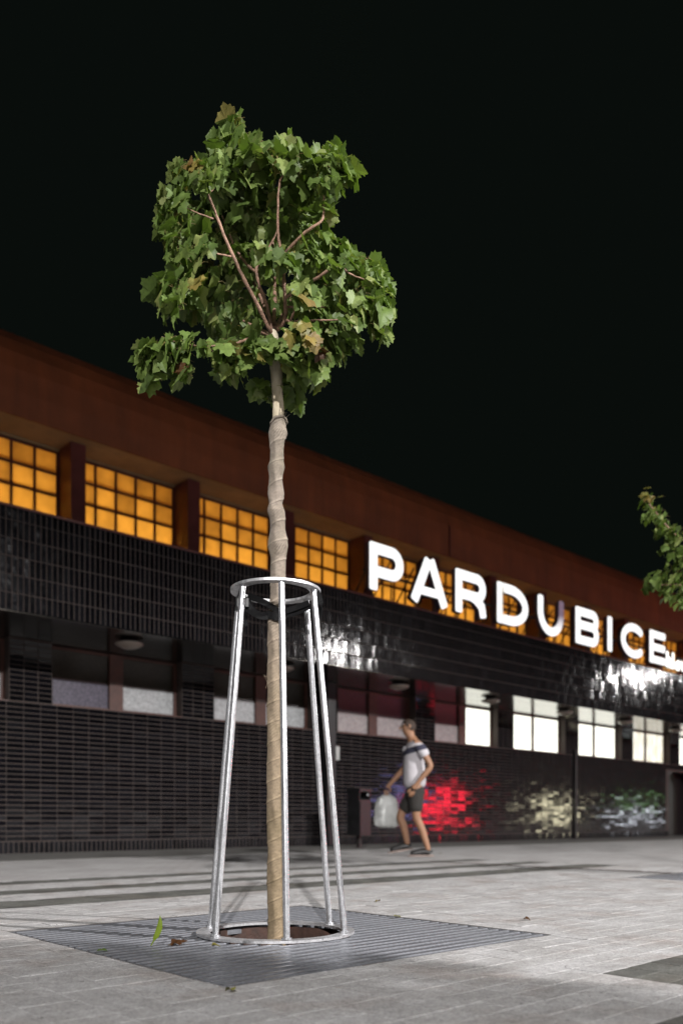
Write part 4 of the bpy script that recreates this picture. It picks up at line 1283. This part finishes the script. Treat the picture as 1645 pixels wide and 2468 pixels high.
# ------------------------------------------------------------------ the walking person
def skinned(name, V, E, mat, parent, sub=2, root=0):
    """V: [(x, y, z, rx, ry)]"""
    me = bpy.data.meshes.new(name); me.from_pydata([v[:3] for v in V], E, [])
    o = bpy.data.objects.new(name, me); COL.objects.link(o)
    md = o.modifiers.new('skin', 'SKIN'); md.use_smooth_shade = True; md.branch_smoothing = .4
    lay = me.skin_vertices[0].data
    for i, v in enumerate(V):
        lay[i].radius = (v[3], v[4] if len(v) > 4 else v[3]); lay[i].use_root = (i == root)
    ms = o.modifiers.new('sub', 'SUBSURF'); ms.levels = sub; ms.render_levels = sub
    bpy.context.view_layer.update()
    dg = bpy.context.evaluated_depsgraph_get()
    m2 = bpy.data.meshes.new_from_object(o.evaluated_get(dg)); m2.name = name
    bpy.data.objects.remove(o)
    m2.materials.clear(); m2.materials.append(mat)
    m2.polygons.foreach_set('use_smooth', [True] * len(m2.polygons))
    return put(name, m2, parent)
def person():
    Yp = CAM_Z * F_PX / (2064 - HZ)
    t = empty('person', ((1010 - CX) / F_PX * Yp, Yp, 0), math.pi)
    tag(t, 'person in white striped shirt and dark shorts walking left with a bag', 'person')
    V = []; E = []
    def add(x, y, z, r, r2=None, link=None):
        V.append((x, y, z, r, r2 or r))
        if link is not None: E.append((link, len(V) - 1))
        return len(V) - 1
    pel = add(.06, 0, .93, .125, .10)
    sp = add(.07, 0, 1.10, .125, .10, pel); ch = add(.075, 0, 1.28, .145, .11, sp); nb = add(.075, 0, 1.43, .085, .075, ch)
    nk = add(.105, 0, 1.505, .052, .052, nb); hd0 = add(.135, 0, 1.56, .062, .072, nk); hd = add(.150, 0, 1.625, .078, .092, hd0); hd1 = add(.150, 0, 1.685, .062, .072, hd)
    for sg, kn, an, he, toe in ((1, (.05, .095, .49), (-.095, .09, .105), (-.125, .09, .04), (.10, .095, .035)), (-1, (.245, -.095, .50), (.15, -.09, .175), (.235, -.09, .13), (.43, -.095, .115))):
        hp = add(.06, sg * .10, .84, .088, .088, pel)
        k = add(kn[0], kn[1], kn[2], .056, .058, add((hp and .06) + (kn[0] - .06) * .5, sg * .10, (.84 + kn[2]) / 2, .074, .074, hp))
        cf = add(kn[0] + (an[0] - kn[0]) * .38 - .015, an[1], kn[2] + (an[2] - kn[2]) * .38, .052, .054, k)
        a = add(*an, .036, .037, cf); add(an[0], an[1], an[2] - .055, .034, .034, a)
    def arm(sg, sh, el, wr, ha):
        s_ = add(*sh, .055, .055, nb); e_ = add(*el, .04, .042, add((sh[0] + el[0]) / 2, (sh[1] + el[1]) / 2, (sh[2] + el[2]) / 2, .047, .047, s_))
        w_ = add(*wr, .026, .028, add(el[0] * .6 + wr[0] * .4, el[1] * .6 + wr[1] * .4, el[2] * .6 + wr[2] * .4, .039, .039, e_))
        add(*ha, .036, .022, w_)
    arm(1, (.03, .185, 1.395), (-.12, .25, 1.12), (.06, .235, .90), (.105, .23, .835))
    arm(-1, (.10, -.185, 1.395), (.17, -.25, 1.13), (.36, -.235, .92), (.40, -.23, .865))
    body = skinned('body', V, E, M_SKIN, t)
    # fingers
    def hand(c, dirv, sg):
        d = Vector(dirv).normalized()
        side = Vector((0, 1, 0)) * sg
        fwd = Vector((0, 0, -1)).cross(side)
        for i in range(4):
            L = (.070, .078, .074, .060)[i]
            p = Vector(c) + d * .022 + fwd * (.024 - .016 * i)
            q = p + d * L * .5; r = q + d * L * .32 - side * L * .22; s = r + d * L * .1 - side * L * .28
            mb = MB(); mb.tube([p, q, r, s], [.0092, .0088, .0082, .006], 8); mb.build('finger', M_SKIN, t)
        p = Vector(c) - d * .008 + fwd * .028
        mb = MB(); mb.tube([p, p + fwd * .022 + d * .022, p + fwd * .022 + d * .05 - side * .012], [.011, .0105, .0075], 8); mb.build('thumb', M_SKIN, t)
    hand((.105, .23, .835), (.25, 0, -1), 1); hand((.40, -.23, .865), (.1, 0, -1), -1)
    # face and hair
    mb = MB(); mb.tube([(.232, 0, 1.645), (.248, 0, 1.612), (.236, 0, 1.598)], [.009, .015, .010], 8); mb.build('nose', M_SKIN, t)
    for sg in (1, -1):
        mb = MB(); mb.tube([(.140, sg * .080, 1.655), (.128, sg * .090, 1.635), (.138, sg * .084, 1.605)], [.008, .014, .007], 8); mb.build('ear', M_SKIN, t)
        mb = MB(); mb.lathe([(0, -.011), (.008, -.008), (.011, 0), (.008, .008), (0, .011)], 10); o = mb.build('eye', M_SHOE, t); o.location = (.222, sg * .032, 1.642)
        mb = MB(); mb.tube([(.226, sg * .018, 1.668), (.218, sg * .045, 1.668)], .006, 6); mb.build('eyebrow', M_HAIR, t)
    mb = MB(); mb.tube([(.222, -.022, 1.577), (.228, 0, 1.575), (.222, .022, 1.577)], [.004, .006, .004], 6); mb.build('mouth', M_COLUMN, t)
    # hair cap: shell over crown and back of the head
    vs = []; fs = []; nu, nv = 20, 9
    for j in range(nv + 1):
        for i in range(nu):
            th = 2 * math.pi * i / nu
            front = math.cos(th)
            pmax = R(58) if front > .5 else R(84) if front > -.2 else R(112)
            ph = pmax * j / nv
            vs.append((.142 + .098 * math.sin(ph) * math.cos(th), .088 * math.sin(ph) * math.sin(th), 1.628 + .104 * math.cos(ph)))
    for j in range(nv):
        for i in range(nu): fs.append((j * nu + i, j * nu + (i + 1) % nu, (j + 1) * nu + (i + 1) % nu, (j + 1) * nu + i))
    mb = MB(); mb.add(vs, fs, 0, True); mb.build('hair', M_HAIR, t)
    # T-shirt
    V.clear(); E.clear()
    h0 = add(.06, 0, .825, .186, .170); a0 = add(.065, 0, 1.0, .174, .152, h0); a1 = add(.072, 0, 1.15, .172, .150, a0); a2 = add(.075, 0, 1.30, .180, .145, a1); a3 = add(.075, 0, 1.415, .130, .108, a2); a4 = add(.085, 0, 1.462, .068, .064, a3)
    for sg, sh, el in ((1, (.03, .185, 1.395), (-.12, .25, 1.12)), (-1, (.10, -.185, 1.395), (.17, -.25, 1.13))):
        s_ = add(*sh, .074, .074, a3); e_ = Vector(sh).lerp(Vector(el), .62); add(e_.x, e_.y, e_.z, .072, .070, s_)
    skinned('shirt', V, E, M_SHIRT, t)
    # shorts
    V.clear(); E.clear()
    p0 = add(.06, 0, .93, .165, .145)
    p1 = add(.06, 0, .84, .160, .145, p0)
    for sg, kn in ((1, (.05, .095, .49)), (-1, (.245, -.095, .50))):
        hp = add(.06, sg * .095, .76, .118, .118, p1); q = Vector((.06, sg * .10, .84)).lerp(Vector(kn), .86); add(q.x, q.y, q.z, .088, .09, hp)
    skinned('shorts', V, E, M_SHORTS, t)
    # shoes
    for sg, an, toe, zoff in ((1, (-.095, .09, .10), (.135, .095, .034), 0), (-1, (.15, -.09, .17), (.36, -.095, .065), 0)):
        V.clear(); E.clear()
        an = Vector(an); toe = Vector(toe)
        f = (toe - an); f.z = 0 if sg > 0 else f.z + .07; f.normalize()
        heel = an - f * .035 + Vector((0, 0, -.058))
        b0 = add(*(an + Vector((-.0, 0, -.012))), .054, .052); b1 = add(*heel, .044, .044, b0)
        b2 = add(*(an + f * .085 + Vector((0, 0, -.048))), .050, .050, b0); b3 = add(*(an + f * .175 + Vector((0, 0, -.060))), .040, .050, b2); add(*(an + f * .225 + Vector((0, 0, -.066))), .028, .040, b3)
        skinned('shoe', V, E, M_SHOE, t)
        z0 = .004
        mb = MB(); w = .042
        ring = []
        for (q, ww) in ((-.07, .022), (-.06, .034), (-.02, .038), (.06, .036), (.13, .044), (.19, .042), (.235, .028), (.25, .012)): ring.append((q, ww))
        up = Vector((0, 0, 1)); sd = Vector((0, 1, 0))
        base = an + Vector((0, 0, -.092))
        poly = [base + f * q + sd * ww for q, ww in ring] + [base + f * q - sd * ww for q, ww in ring[::-1]]
        n = len(poly)
        vs = [p + up * -.004 for p in poly] + [p + up * .014 for p in poly]
        mb.add(vs, [tuple(range(n)), tuple(range(n, 2 * n))] + [(i, (i + 1) % n, n + (i + 1) % n, n + i) for i in range(n)]); o = mb.build('sole', M_SOLE, t); recalc(o.data)
    # the bag in the far hand
    b = empty('carrier_bag', Vector(t.location) + Vector((-.40, .23, .36)), math.pi); tag(b, 'white plastic carrier bag hanging from the walking person\'s hand', 'bag')
    pr = random.Random(8); vs = []; n = 28; prof_ = [(0.0, .0), (.6, .0), (.95, .03), (1.05, .12), (1.0, .22), (.9, .32), (.72, .38), (.4, .42)]
    for r, z in prof_:
        for i in range(n):
            th = 2 * math.pi * i / n; wob = 1 + .09 * math.sin(5 * th + 9 * z) + pr.gauss(0, .03)
            vs.append((.155 * r * wob * math.cos(th), .075 * r * wob * math.sin(th), z + pr.gauss(0, .004)))
    fs = [(j * n + i, j * n + (i + 1) % n, (j + 1) * n + (i + 1) % n, (j + 1) * n + i) for j in range(len(prof_) - 1) for i in range(n)]
    mb = MB(); mb.add(vs, fs, 0, True); mb.build('sack', M_BAG, b)
    for sg in (1, -1):
        mb = MB(); ribbon(mb, [(-.07, sg * .02, .40), (-.03, sg * .012, .44), (0, sg * .005, .475), (.03, sg * .012, .44), (.07, sg * .02, .40)], .02, Vector((0, 1, 0))); mb.build('handle', M_BAG, b)
person()

# ------------------------------------------------------------------ what lights the square, beyond the frame
def street_lamp(s, d, h, k, cone, label):
    t = empty('street_lamp', W(s, d, 0), UA); tag(t, label, 'street lamp', 'street lamps along the square')
    mb = MB(); mb.tube([(0, 0, 0), (0, 0, 1.2), (0, 0, h + .15)], [.09, .075, .05], 12); mb.build('post', M_STEEL, t)
    mb = MB(); mb.tube([(0, 0, h + .05), (0, .5, h + .22), (0, 1.0, h + .25)], .035, 8); mb.build('arm', M_STEEL, t)
    mb = MB(); mb.lathe([(0, h + .34), (.16, h + .32), (.26, h + .25), (.28, h + .20), (.25, h + .20), (0, h + .22)], 24, c=(0, 1.2)); mb.build('hood', M_STEEL, t)
    li = bpy.data.lights.new('lamp_light', 'SPOT'); li.energy = LAMP_W * k; li.color = (1.0, .972, .955); li.shadow_soft_size = .15; li.spot_size = R(cone); li.spot_blend = .22
    o = bpy.data.objects.new('lamp_light', li); COL.objects.link(o); o.parent = t; o.location = (0, 1.2, h)
for (s, d, h, k, cn), nm in zip(LAMPS, ('street lamp on the far side of the square, to the right', 'street lamp on the far side of the square, to the left', 'street lamp on the far side of the square, further along', 'tall street lamp at the far end of the square')):
    street_lamp(s, d, h, k, cn, nm)
def light_box(s, d, w, h, z0, mats, label):
    t = empty('advertising_light_box', W(s, d, 0), UA); tag(t, label, 'light box', 'advertising light boxes across the square')
    mb = MB(); mb.box(-w / 2 - .06, w / 2 + .06, -.1, .09, z0 - .06, z0 + h + .06); mb.build('case', M_STEEL, t)
    for q in (-.4, .4):
        mb = MB(); mb.box(q * w - .05, q * w + .05, -.06, .05, 0, z0 - .06); mb.build('leg', M_STEEL, t)
    z = z0
    for m, f in mats:
        mb = MB(); mb.box(-w / 2, w / 2, .091, .10, z, z + h * f - .002); mb.build('panel', m, t); z += h * f
M_RED = emit('red_panel', (1.0, .02, .05), 34); M_LIL = emit('lilac_panel', (.42, .42, 1.0), 10); M_WARM = emit('warm_white_panel', (1, .92, .62), 26); M_GRN = emit('green_panel', (.42, 1, .25), 4.5); M_COOL = emit('cool_white_panel', (.86, .9, 1), 20)
light_box(29.8, -3.0, 1.75, 1.7, .3, [(M_RED, 1.0)], 'red glowing advertising box across the square')
light_box(27.0, -3.0, .9, 1.6, .7, [(M_LIL, 1.0)], 'lilac glowing advertising box across the square')
light_box(38.8, -3.0, 1.4, 1.3, .35, [(M_WARM, 1.0)], 'warm white advertising box across the square')
light_box(47.6, -3.0, 1.5, 1.5, .35, [(M_COOL, .55), (M_GRN, .45)], 'green and white advertising box across the square')
